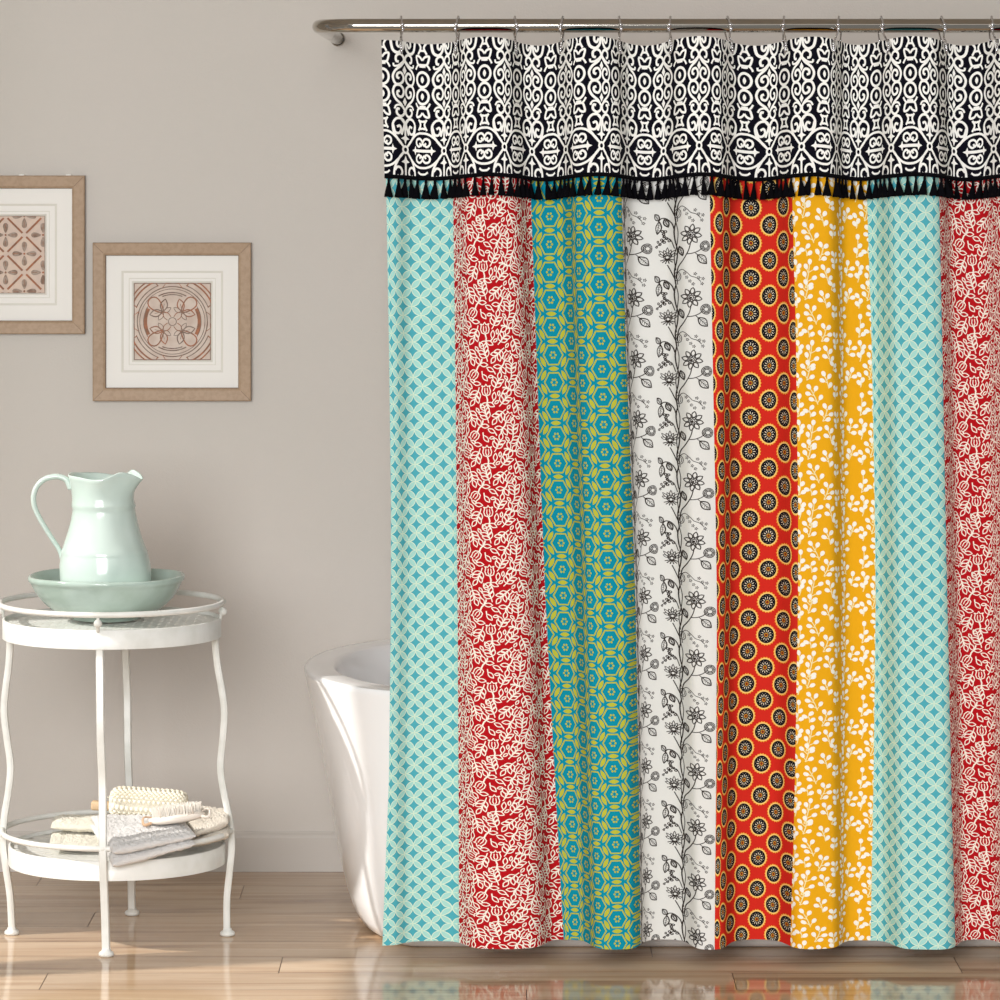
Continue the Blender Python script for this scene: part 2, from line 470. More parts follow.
# ------------------------------------------------------------------ shower rod and rings
CD = 8.12
ROD = at(500, 25.6, CD); ROD_R = 0.0135
def build_rod():
    root = empty('shower_rod', (0, CD, ROD.z)); tag(root, 'polished nickel shower curtain rod curving back to the wall', 'shower rod')
    xl = -0.357; xr = 1.36; rb = .085
    pts = [(xl, WALL_D - CD - .004, 0), (xl, .5, 0), (xl, rb, 0)]
    for i in range(1, 13):
        a = pi / 2 * i / 12; pts.append((xl + rb - rb * cos(a), rb - rb * sin(a), 0))
    pts += [(0, 0, 0), (.5, 0, 0), (1.0, 0, 0)]
    for i in range(13):
        a = pi / 2 * i / 12; pts.append((xr - rb + rb * sin(a), rb - rb * cos(a), 0))
    pts += [(xr, WALL_D - CD - .004, 0)]
    MB().tube(pts, ROD_R, 24).build('rod', M_nickel, root)
    for x in (xl, xr):
        prof = [(1e-4, -.0), (.0165, -.0), (.0165, -.002), (.0155, -.004), (ROD_R + .0006, -.005)]
        m = MB(); m.lathe([(r, z) for r, z in prof], (0, 0, 0), 28)
        m.v = [(p[0] + x, WALL_D - CD + p[2], p[1]) for p in m.v]
        m.build('wall_flange', M_nickel, root)
build_rod()

RINGX = [401, 458.5, 514.5, 563, 619, 670.5, 727, 784, 839, 881, 941, 991.5]
NAMES = ['first', 'second', 'third', 'fourth', 'fifth', 'sixth', 'seventh', 'eighth', 'ninth', 'tenth', 'eleventh', 'twelfth']
ring_root = None
def build_rings():
    global ring_root
    proto = empty('curtain_ring', (0, 0, 0))
    u = CD / F
    # wire: over the rod and down to the grommet, front part leans a little sideways
    pts = [(.002, .004, -.030), (.002, .015, -.018), (.001, .0185, -.002), (0, .0135, .0085), (0, 0, .0158),
           (0, -.011, .0125), (0, -.0178, .003), (.0015, -.0188, -.004), (0, -.021, -.014), (-.0025, -.025, -.022), (-.004, -.035, -.028)]
    MB().tube(crom(pts, 6), .0021, 8).build('wire', M_chrome, proto)
    for p, r in (((.0005, -.0205, .0015), .0044), ((.0015, -.0215, -.0068), .0038), ((0, -.003, .0168), .0026)):
        MB().sphere(p, r).build('roller_ball', M_chrome, proto)
    hook = MB()
    hp = crom([(-.004, -.035, -.028), (-.005, -.046, -.034), (-.005, -.049, -.042), (-.004, -.049, -.050), (-.003, -.047, -.056)], 5)
    hook.tube(hp, .0019, 8)
    for i in range(5):
        q = hp[3 + i * 3]; hook.sphere(q, .0028, 8, 6)
    hook.build('hook', M_chrome, proto)
    kids = [c for c in proto.children]
    spots = RINGX
    for i, px in enumerate(spots):
        if i == 0: r = proto
        else:
            r = proto.copy(); col.objects.link(r)
            for c in kids:
                d = c.copy(); col.objects.link(d); d.parent = r
        r.location = ((px - 500) / F * CD, CD, ROD.z)
        r.rotation_euler = (0, 0, [.12, -.2, .15, -.2, .1, -.12, .25, -.1, -.2, .1, .2, 0][i])
        if i % 2 == 1: r.scale = (-1, 1, 1)
        tag(r, 'chrome roller-ball curtain ring on the rod, %s from the left' % NAMES[i], 'curtain ring', 'chrome rings holding the shower curtain')
build_rings()

# ------------------------------------------------------------------ shower curtain surface
U = CD / F           # metres per pixel in the curtain plane
YT, YB = 40.0, 944.5
CT = np.array([401, 458, 514, 563, 620, 670, 727, 784, 838, 881, 941, 990, 1040, 1090], float)
CB = np.array([399, 464, 544, 590, 640, 690, 728, 787, 840, 892, 958, 1003, 1050, 1100], float)
AMP = np.array([.25, .7, .9, 1, 1, 1, 1, 1, .9, .85, 1, 1, 1, 1, 1, 1])  # fold amplitudes, before each centre
KS = 2.7
A0 = 0.035

def fold(x, y, soft=False):
    """signed fold value, +1 towards the room, -1 away"""
    x = np.asarray(x, float); y = np.asarray(y, float)
    t = np.clip((y - YT) / (YB - YT), 0, 1)
    t = t ** 0.8
    C = CT[None, :] + (CB - CT)[None, :] * t[:, None]
    C = np.concatenate([C[:, :1] - 55, C, C[:, -1:] + 50], axis=1)
    idx = (C <= x[:, None]).sum(1) - 1
    idx = np.clip(idx, 0, C.shape[1] - 2)
    r = np.arange(len(x))
    c0 = C[r, idx]; c1 = C[r, idx + 1]
    fr = (x - c0) / (c1 - c0)
    s = np.sin(np.pi * fr)
    sg = np.where(idx % 2 == 0, 1.0, -1.0)
    a = AMP[np.clip(idx, 0, len(AMP) - 1)]
    if soft: return sg * a * s
    return sg * a * np.tanh(KS * s) / np.tanh(KS)

def depth(x, y):
    x = np.asarray(x, float); y = np.asarray(y, float)
    acc = np.zeros_like(x); ws = 0
    for dx, w_ in ((-4, .6), (-2.6, .9), (-1.3, 1), (0, 1), (1.3, 1), (2.6, .9), (4, .6)):
        acc += w_ * fold(x + dx, y); ws += w_
    f = acc / ws
    t = (y - YT) / (YB - YT)
    A = A0 * (0.92 + 0.2 * t)
    # small secondary ripples
    rp = 0.0012 * np.sin(x * .19 + 1.5 * np.sin(y * .006)) + .0010 * np.sin(x * .083 + y * .004 + 1.0)
    return f, A * f + rp

def sagpx(f, y):
    t = (y - YT) / (YB - YT)
    k = np.interp(t, [0, .115, .15, .25, .5, 1.0], [-4.4, -3.8, -2.8, -1.6, 0.0, 1.2])
    return k * f

def world(x, y, off, fwd=0.0):
    """curtain-plane pixel coordinates to metres, lifted along the surface normal"""
    f, d = depth(x, y)
    e = 0.5
    _, d2 = depth(x + e, y); _, d1 = depth(x - e, y)
    sl = (d2 - d1) / (2 * e * U)          # dd/dx in metres per metre
    nrm = np.sqrt(1 + sl * sl)
    nx = -sl / nrm; ny = 1.0 / nrm        # towards room = +d
    yy = y + sagpx(fold(x, y, True), y)
    X = (x - 500) * U + nx * off
    dd = d + fwd + ny * off
    Z = CH - (yy - HY) * U
    return np.stack([X, CD - dd, Z], axis=1)

# panels: seam positions at several rows
SY = np.array([40, 200, 340, 500, 600, 780, 945], float)
SEAM = np.array([
    [382, 386.5, 389, 391, 391, 389, 382.5],
    [451, 453, 455, 456.5, 457.5, 458.5, 459],
    [528, 531, 536, 541.5, 545.5, 555, 564],
    [620, 621.5, 625.5, 632, 635.5, 639, 640.5],
    [708, 709, 711.5, 714.5, 716, 715, 713.5],
    [790, 791.5, 795, 797, 797, 794, 790],
    [866, 868.5, 873, 876, 877, 875, 872],
    [936, 938, 941, 944, 946, 950, 954.5],
    [1012, 1014, 1016, 1018, 1020, 1024, 1028],
    [1085, 1087, 1089, 1090, 1090, 1092, 1094],
])
NR = 70
rows = np.linspace(YT, YB, NR)
def seam_at(i, y): return np.interp(y, SY, SEAM[i])

def pchip(xs, ys, q):
    xs = np.array(xs, float); ys = np.array(ys, float)
    h = np.diff(xs); d = np.diff(ys) / h; m = np.zeros_like(xs)
    m[0] = d[0]; m[-1] = d[-1]
    for i in range(1, len(xs) - 1):
        m[i] = 2 * d[i - 1] * d[i] / (d[i - 1] + d[i]) if d[i - 1] * d[i] > 0 else 0
    q = np.asarray(q, float); k = np.clip(np.searchsorted(xs, q) - 1, 0, len(h) - 1)
    t = np.clip((q - xs[k]) / h[k], -.6, 1.6)
    inside = ((1 + 2 * t) * (1 - t) ** 2 * ys[k] + t * (1 - t) ** 2 * h[k] * m[k] + t * t * (3 - 2 * t) * ys[k + 1] + t * t * (t - 1) * h[k] * m[k + 1])
    lin_ = ys[k] + t * h[k] * np.where(t < 0, m[k], m[k + 1])
    lin_ = np.where(t > 1, ys[k + 1] + (t - 1) * h[k] * m[k + 1], lin_)
    return np.where((t < 0) | (t > 1), lin_, inside)
# where the columns of each print lie across the folds: u values and x positions at some rows
HX = 24.6; MX = 20.6
PRINT = {
    0: ([10.3 * i for i in range(8)], {270: [389.6, 395.2, 401.6, 410.4, 420, 430.4, 440, 449.6], 540: [397.2, 402.6, 408.6, 416.4, 425.4, 435.4, 444.6, 453.6][0:8], 900: [388, 395.5, 403.5, 412.5, 421.5, 431, 440.5, 450]}),
    2: ([HX * i for i in range(6)], {270: [529, 549.6, 569.5, 578.5, 598.6, 620.5], 580: [541, 563, 579.8, 589, 608, 630], 900: [556, 575.5, 587.5, 597.6, 616.8, 637]}),
    3: ([0, 14, 28, 42, 49.5, 56, 70, 84, 91], {270: [624, 632, 648.5, 659, 668, 676, 690, 705, 710.5], 580: [637.6, 643, 656, 664, 673, 680.5, 694, 709, 715], 900: [641.5, 646.5, 656.5, 667, 676, 684.5, 696, 709, 714.5]}),
    4: ([MX * i for i in range(8)], {270: [708.5, 719, 725.8, 734.5, 752, 771, 784, 792], 580: [713.5, 722.5, 727.3, 734, 750.5, 769.5, 786, 795.5], 900: [709, 716, 721.6, 729.6, 742, 758, 774, 787]}),
    6: ([10.3 * i for i in range(12)], {270: [870, 874.5, 879, 883.5, 888, 892.5, 898.5, 906.5, 915, 924, 932, 938.5], 900: [874, 880, 885.5, 890.5, 895.5, 900.5, 907.5, 916.5, 926, 936, 945, 952.5]}),
}
class Panel:
    def __init__(s, i):
        if i in PRINT:
            s.warp(i); return
        s.build_arc(i)
    def warp(s, i):
        us, rowx = PRINT[i]; us = np.array(us, float); ks = sorted(rowx)
        T = np.array([rowx[k] for k in ks], float)
        # extend every row to its seams by a common fabric margin
        fine = np.linspace(us[0] - 14, us[-1] + 16, 700)
        tabs = []
        for y in rows:
            yy = np.clip(y, ks[0], ks[-1])
            xs = np.array([np.interp(yy, ks, T[:, c]) for c in range(T.shape[1])])
            tabs.append(pchip(us, xs, fine))
        tabs = np.array(tabs)
        ua = []; ub = []
        for y, tr in zip(rows, tabs):
            ua.append(np.interp(seam_at(i, y), tr, fine)); ub.append(np.interp(seam_at(i + 1, y), tr, fine))
        s.q = np.linspace(0, 1, 260); s.tab = []
        lo, hi = float(np.median(ua)), float(np.median(ub)); s.W = hi - lo; s.u0 = lo
        for y, tr in zip(rows, tabs):
            xa, xb = seam_at(i, y), seam_at(i + 1, y)
            x = np.interp(lo + s.q * s.W, fine, tr)
            # close the small remaining gap at the seams
            e = np.clip(1 - s.q * s.W / 9, 0, 1); g = np.clip(1 - (1 - s.q) * s.W / 9, 0, 1)
            x = x + (xa - x[0]) * e + (xb - x[-1]) * g
            s.tab.append(np.maximum.accumulate(x))
        s.tab = np.array(s.tab)
    def build_arc(s, i):
        s.u0 = 0.0
        s.i = i; s.tab = []; Ws = []
        s.q = np.linspace(0, 1, 260)
        for y in rows:
            xa, xb = seam_at(i, y), seam_at(i + 1, y)
            xs = np.linspace(xa, xb, 500)
            _, d = depth(xs, np.full_like(xs, y))
            L = np.concatenate([[0], np.cumsum(np.hypot(np.diff(xs), np.diff(d) / U))])
            Ws.append(L[-1]); s.tab.append(np.interp(s.q, L / L[-1], xs))
        s.tab = np.array(s.tab); s.W = float(np.mean(Ws))
    def x(s, u, y):
        q = np.clip(u / s.W, 0, 1) * (len(s.q) - 1); r = np.clip((y - YT) / (YB - YT), 0, 1) * (NR - 1)
        qi = np.minimum(q.astype(int), len(s.q) - 2); ri = np.minimum(r.astype(int), NR - 2)
        a = q - qi; b = r - ri; T = s.tab
        return (T[ri, qi] * (1 - a) + T[ri, qi + 1] * a) * (1 - b) + (T[ri + 1, qi] * (1 - a) + T[ri + 1, qi + 1] * a) * b

# fabric coordinate v (print scale shrinks slightly towards the hem) <-> row y
BK, KK = 1.0567, 0.00021
def v2y(v): return BK / KK - (BK / KK - 200.0) * np.exp(-KK * np.asarray(v, float))
def y2v(y): return -np.log((BK / KK - y) / (BK / KK - 200.0)) / KK

class Ink:
    """printed shapes in fabric coordinates, collected into one mesh"""
    def __init__(s): s.v = []; s.f = []; s.m = []; s.n = 0; s.layer = 0.0
    def _add(s, pts, faces, m, lift):
        s.v.append(np.array([(p[0], p[1], lift + s.layer) for p in pts], float))
        for q in faces: s.f.append(tuple(i + s.n for i in q)); s.m.append(m)
        s.n += len(pts); s.layer += 1.1e-6
        if s.layer > 1.1e-4: s.layer = 0.0
    def stroke(s, pts, w, m, lift=0.0004, closed=False, step=1.7):
        out = []; ws = []
        n = len(pts); wv = w if isinstance(w, (list, tuple)) else [w] * n
        for i in range(n if closed else n - 1):
            a, b = pts[i], pts[(i + 1) % n]; d = hypot(b[0] - a[0], b[1] - a[1]); k = max(1, int(math.ceil(d / step)))
            for j in range(k):
                t = j / k; out.append((a[0] + (b[0] - a[0]) * t, a[1] + (b[1] - a[1]) * t)); ws.append(wv[i] + (wv[(i + 1) % n] - wv[i]) * t)
        if not closed: out.append(pts[-1]); ws.append(wv[-1])
        vv, ff = ribbon2d(out, ws, closed)
        s._add([(p.x, p.y) for p in vv], ff, m, lift)
    def poly(s, pts, m, lift=0.0004, rings=None):
        n = len(pts); cx = sum(p[0] for p in pts) / n; cy = sum(p[1] for p in pts) / n
        R = max(hypot(p[0] - cx, p[1] - cy) for p in pts)
        k = rings or max(1, int(R / 2.2))
        P = [(cx, cy)]; 
        for j in range(1, k + 1):
            t = j / k; P += [(cx + (p[0] - cx) * t, cy + (p[1] - cy) * t) for p in pts]
        f = [(0, 1 + (i + 1) % n, 1 + i) for i in range(n)]
        for j in range(1, k):
            o = 1 + (j - 1) * n; q = 1 + j * n
            f += [(o + i, o + (i + 1) % n, q + (i + 1) % n, q + i) for i in range(n)]
        s._add(P, f, m, lift)
    def circle(s, cx, cy, r, m, lift=0.0004, n=20, ry=None):
        ry = ry or r
        s.poly([(cx + r * cos(2 * pi * i / n), cy + ry * sin(2 * pi * i / n)) for i in range(n)], m, lift)
    def ringc(s, cx, cy, r, w, m, lift=0.0004, n=20, ry=None):
        ry = ry or r
        s.stroke([(cx + r * cos(2 * pi * i / n), cy + ry * sin(2 * pi * i / n)) for i in range(n)], w, m, lift, True)
    def stamp(s, other, du, dv, u0, u1, v0, v1, mirror=False):
        """copy another Ink shifted, clamped to a window; faces wholly outside go"""
        if not other.v: return
        A = other.arr().copy()
        if mirror: A[:, 0] = -A[:, 0]
        A[:, 0] += du; A[:, 1] += dv
        if A[:, 0].max() <= u0 or A[:, 0].min() >= u1 or A[:, 1].max() <= v0 or A[:, 1].min() >= v1: return
        ins = (A[:, 0] > u0) & (A[:, 0] < u1) & (A[:, 1] > v0) & (A[:, 1] < v1)
        A[:, 0] = np.clip(A[:, 0], u0, u1); A[:, 1] = np.clip(A[:, 1], v0, v1)
        s.v.append(A)
        allin = ins.all()
        for q, m in zip(other.f, other.m):
            if allin or any(ins[i] for i in q):
                s.f.append(tuple(i + s.n for i in q)); s.m.append(m)
        s.n += len(A)
    def arr(s): return np.concatenate(s.v) if s.v else np.zeros((0, 3))

def cloth(name, nu, W, y0, y1, ny, xmap, ink, mats, parent, fwd=0.0, lift0=0.0, hemw=None):
    """base grid plus ink as one mesh"""
    us = np.linspace(0, W, nu + 1); ys = np.linspace(y0, y1, ny + 1)
    uu, yy = np.meshgrid(us, ys); uu = uu.ravel(); yy = yy.ravel()
    V = [world(xmap(uu, yy), yy, np.full_like(uu, lift0), fwd)]
    faces = []; mi = []
    for j in range(ny):
        b = j * (nu + 1)
        for i in range(nu):
            faces.append((b + i, b + nu + 1 + i, b + nu + 2 + i, b + i + 1)); mi.append(0)
    nb = len(uu)
    if ink is not None and ink.n:
        A = ink.arr(); yv = ink.v2y(A[:, 1]) if hasattr(ink, 'v2y') else A[:, 1]
        V.append(world(xmap(A[:, 0], yv), yv, A[:, 2] + lift0, fwd))
        for q, m in zip(ink.f, ink.m): faces.append(tuple(i + nb for i in q)); mi.append(m)
    return mesh_obj(name, np.concatenate(V).tolist(), faces, mats, parent, mi, True)

def fab(name, rgb, rough=0.85):
    return mat(name, rgb, rough, **{'Specular IOR Level': 0.12})

curtain = empty('shower_curtain', (0, CD, ROD.z - .03))
tag(curtain, 'floor-length shower curtain in striped patterned panels with tasselled scroll valance', 'shower curtain')
curtain_parts = []

# ---- print tiles (units: fabric pixels, v downwards)
def lens(cx, cy, ang, l, w, n=6):
    out = []
    for i in range(n): t = -1 + 2 * i / n; out.append((l / 2 * t, w / 2 * (1 - t * t)))
    for i in range(n): t = 1 - 2 * i / n; out.append((l / 2 * t, -w / 2 * (1 - t * t)))
    return [(cx + x * cos(ang) - y * sin(ang), cy + x * sin(ang) + y * cos(ang)) for x, y in out]

def tile_aqua():
    k = Ink(); Px, Py = 20.6, 18.1
    for (ox, oy) in ((0, 0), (Px / 2, Py / 2)):
        for sx, sy in ((1, 1), (1, -1), (-1, 1), (-1, -1)):
            dx, dy = sx * Px / 2, sy * Py / 2
            if sy > 0 or True:
                if (ox, oy) == (0, 0):
                    a = atan2(dy, dx); L_ = hypot(dx, dy)
                    p = lens(ox + dx / 2, oy + dy / 2, a, L_, 5.7)
                    k.poly(p, 1); k.stroke(p, .95, 2, .00055, True)
    return k, Px, Py

def tile_hex():
    k = Ink(); P = 28.2; Q = 24.6
    def cell(x, y):
        R = 11.6
        k.stroke([(x + R * cos(i * pi / 3), y + R * .98 * sin(i * pi / 3)) for i in range(6)], 1.55, 1, closed=True)
        for i in range(6):
            a = i * pi / 3
            k.poly([(x + 3.1 * cos(a) + 1.25 * cos(j * pi / 4), y + 3.1 * sin(a) + 1.25 * sin(j * pi / 4)) for j in range(8)], 1)
        for i, (dx, dy) in enumerate(((0, P), (Q, P / 2), (Q, -P / 2))):
            a = atan2(dy, dx) + pi / 2
            k.poly(lens(x + dx / 2, y + dy / 2, a, 12.6, 4.9), 1)
            for q in (-1, 1):
                ox = q * 3.15 * cos(atan2(dy, dx)); oy = q * 3.15 * sin(atan2(dy, dx))
    cell(0, 0); cell(Q, P / 2)
    return k, 2 * Q, P

def tile_medallion():
    k = Ink(); P = 35.7; Q = MX
    def med(x, y):
        n = 44
        k.poly([(x + (11.3 + .6 * cos(i * pi)) * cos(2 * pi * i / n), y + (11.3 + .6 * cos(i * pi)) * sin(2 * pi * i / n)) for i in range(n)], 1)
        k.ringc(x, y, 9.8, 1.3, 5, .0005, 28); k.circle(x, y, 9.1, 2, .0006, 28)
        for i in range(12):
            a = 2 * pi * i / 12
            k.poly(drop(x + 2.9 * cos(a), y + 2.9 * sin(a), a, 3.3, 1.05, 4), 3, .0008)
        for i in range(12):
            a = 2 * pi * (i + .5) / 12
            k.poly([(x + 7.2 * cos(a) + .33 * cos(j * pi / 2), y + 7.2 * sin(a) + .33 * sin(j * pi / 2)) for j in range(4)], 3, .0008)
        k.ringc(x, y, 2.0, .6, 1, .0009, 10); k.circle(x, y, 1.2, 4, .001, 8)
    med(0, 0); med(Q, P / 2)
    return k, 2 * Q, P

def tile_vine():
    k = Ink(); P = 62.4; Q = 56.0; w = 1.05
    def S(pts, ww=w, n=5, m=1): k.stroke([(p.x, p.y) for p in crom([(a, b, 0) for a, b in pts], n)], ww, m)
    def leaf(x, y, a, l, ww, veins=True):
        k.stroke(leafshape(x, y, a, l, ww), 1.1, 1, closed=True)
        k.stroke([(x, y), (x + l * cos(a), y + l * sin(a))], .6, 1)
        if veins:
            for t in (.25, .42, .6, .75):
                cx, cy = x + l * t * cos(a), y + l * t * sin(a)
                for s_ in (-1, 1):
                    k.stroke([(cx, cy), (cx + ww * .36 * cos(a + s_ * .9), cy + ww * .36 * sin(a + s_ * .9))], .38, 1)
    # main stem, one repeat from v=0 to P
    S([(0, 0), (-1.4, 8), (-.6, 18), (1.4, 28), (.8, 38), (-1, 48), (-.8, 56), (0, P)], 1.1)
    S([(0, 0), (1.8, 10), (1.0, 22), (-1.2, 34), (0, 48)], .7)
    # flower (centre 14,12)
    fx, fy = 14, 13
    for i in range(8):
        a = i * pi / 4 + .2
        k.stroke(leafshape(fx + 3.2 * cos(a), fy + 3.2 * sin(a), a, 6.8, 4.2, 4), 1.0, 1, closed=True)
    k.ringc(fx, fy, 3.9, .9, 1, n=14); k.ringc(fx, fy, 2.2, .9, 1, n=10); k.circle(fx - .3, fy + .3, 1.3, 1, n=8)
    for i in range(7):
        a = i * .9; k.stroke([(fx + 2 * cos(a), fy + 2 * sin(a)), (fx + 4 * cos(a + .3), fy + 4 * sin(a + .3))], .6, 1)
    S([(fx, fy + 7), (12, 28), (7, 37), (2, 45), (.5, 56)], 1.0)
    S([(10, 32), (16, 31.5), (21, 29.5), (24, 27)], .85); S([(18, 31.5), (22, 35)], .7)
    # bud and leaf to the right
    for r_ in (5, 3.6, 2.2):
        k.ringc(28, 25, r_ + .6, .85, 1, n=14, ry=r_)
    for i in range(6): k.stroke([(28 + 2 * cos(i), 25 + 2 * sin(i)), (28 + 5.5 * cos(i), 25 + 4.8 * sin(i))], .45, 1)
    leaf(20, 33.5, .75, 12.5, 7.5)
    leaf(3, 24, 1.25, 10, 4.5)
    # blossom sprig
    S([(1.5, 62), (1, 52), (5, 47), (10, 50), (14, 54), (19, 56), (23, 60)], .65)
    for x, y in ((10, 55), (13, 59), (18, 52), (21, 56), (16, 62), (24, 62), (25, 57), (8, 51)):
        for i in range(5):
            a = i * 2 * pi / 5; k.stroke([(x + .5 * cos(a), y + .5 * sin(a)), (x + 1.7 * cos(a), y + 1.7 * sin(a))], .75, 1, step=3)
    k.ringc(1.5, 50 + 4, 3.0, .6, 1, n=10, ry=4.5)
    k.ringc(1.5, 50 + 4, 1.5, .5, 1, n=8, ry=3)
    # left side: leaf pair
    S([(-1, 8), (-3, 1), (-7, -4), (-11, -5), (-14, -2)], 1.0)
    leaf(-13, -3, -2.3, 8.5, 5.5); leaf(-13, -2, 1.75, 13, 6); leaf(-9, -4, 1.2, 9, 4)
    # berry branch
    S([(-1, 26), (-4, 17), (-8, 16), (-13, 21), (-18, 24)], .75)
    for x, y in ((-5, 18), (-7, 15.5), (-9, 19), (-11, 16.5), (-12.5, 21), (-14.5, 18.5), (-16, 23.5), (-9.5, 11), (-10.5, 8), (-8, 8.5), (-9, 13.5)):
        k.ringc(x, y, 1.05, .95, 1, n=7)
    S([(-8, 16), (-10, 11), (-9, 7)], .6)
    # thistle
    S([(-1, 56), (-4, 48), (-6.5, 42)], .9)
    for i in range(7):
        a = -pi / 2 + (i - 3) * .36; k.stroke(leafshape(-6.5 + 2 * cos(a), 35 + 2 * sin(a), a, 8.5 if i % 2 else 6.5, 2.2, 4), .65, 1, closed=True)
    for i in range(6):
        a = pi / 2 + (i - 2.5) * .5; k.stroke([(-6.5, 36), (-6.5 + 6 * cos(a), 36 + 5 * sin(a))], .9, 1)
    k.ringc(-6.5, 34.5, 1.6, .6, 1, n=9)
    k.ringc(-6.5, 33, 3.3, .8, 1, n=10)
    return k, Q, P

def tile_redfloral(seed):
    k = Ink(); P = 62.4; Q = 58.0; r = random.Random(seed); W = 1.02
    placed = []
    def free(x, y, rad):
        for a, b, c in placed:
            dx = abs(x - a) % Q; dx = min(dx, Q - dx); dy = abs(y - b) % P; dy = min(dy, P - dy)
            if hypot(dx, dy) < rad + c: return False
        return True
    def leaf(x, y, a, l, ww):
        k.stroke(leafshape(x, y, a, l, ww, 5), W, 1, closed=True)
    def tulip(x, y, a):
        def T(px, py): return (x + px * cos(a) - py * sin(a), y + px * sin(a) + py * cos(a))
        k.stroke([T(*p) for p in [(0, 0), (1.5, 3.6), (5, 4.6), (9, 3.6), (10.5, 5), (9.5, 1.6), (12, 0), (9.5, -1.6), (10.5, -5), (9, -3.6), (5, -4.6), (1.5, -3.6)]], W, 1, closed=True)
        k.stroke([T(1, .4), T(4, 1.7), (T(8, 1.2))], .9, 1); k.stroke([T(1, -.4), T(4, -1.7), T(8, -1.2)], .9, 1)
        k.stroke([T(0, 0), T(-4, 1.0), T(-9, .2), T(-13, 2.0)], 1.5, 1)
        leaf(*T(-7, .5), a + pi - 1.1, 8.5, 4.2); leaf(*T(-7, .5), a + pi + 1.0, 8.5, 4.2)
        for q in (-8, -3, 2, 6, 10): placed.append((T(q, 0)[0], T(q, 0)[1], 4.0))
        for s_ in (-1, 1): placed.append((T(-9, s_ * 5)[0], T(-9, s_ * 5)[1], 2.6))
    tulip(14, 16, -1.0); tulip(42, 26, 2.2); tulip(24, 46, .35); tulip(52, 52, -1.6)
    def sprig(x, y, a, n=2):
        bend = r.uniform(-.05, .05); pts = []
        st = 0
        for i in range(3 + 2 * n):
            pts.append((x, y)); x += 2.2 * cos(a); y += 2.2 * sin(a); a += bend
            placed.append((x, y, 1.6))
        k.stroke(pts, 1.05, 1)
        leaf(pts[-1][0], pts[-1][1], a, 8.2, 4.2); placed.append((pts[-1][0] + 4 * cos(a), pts[-1][1] + 4 * sin(a), 3))
        for i in range(n):
            q = pts[1 + 2 * i + 1]
            for s_ in (-1, 1):
                b = a + s_ * (.72 + .12 * i); leaf(q[0], q[1], b, 8.2, 3.9)
                placed.append((q[0] + 4.5 * cos(b), q[1] + 4.5 * sin(b), 2.8))
    tries = 0
    while tries < 3000:
        tries += 1
        x, y = r.uniform(0, Q), r.uniform(0, P); a = r.uniform(0, 2 * pi)
        if tries < 900:
            if all(free(x + q * cos(a), y + q * sin(a), w_) for q, w_ in ((0, 2.2), (5, 4.4), (10, 4.8))): sprig(x, y, a)
            continue
        rad = 3.3 if tries < 2200 else 2.5
        if not free(x, y, rad): continue
        placed.append((x, y, rad))
        l = 8.5 if rad > 3 else 5.4
        leaf(x - l / 2 * cos(a), y - l / 2 * sin(a), a, l, l * .48)
        if rad > 3: k.stroke([(x - l / 2 * cos(a), y - l / 2 * sin(a)), (x - (l / 2 + 3) * cos(a + .25), y - (l / 2 + 3) * sin(a + .25))], 1.2, 1)
    return k, Q, P

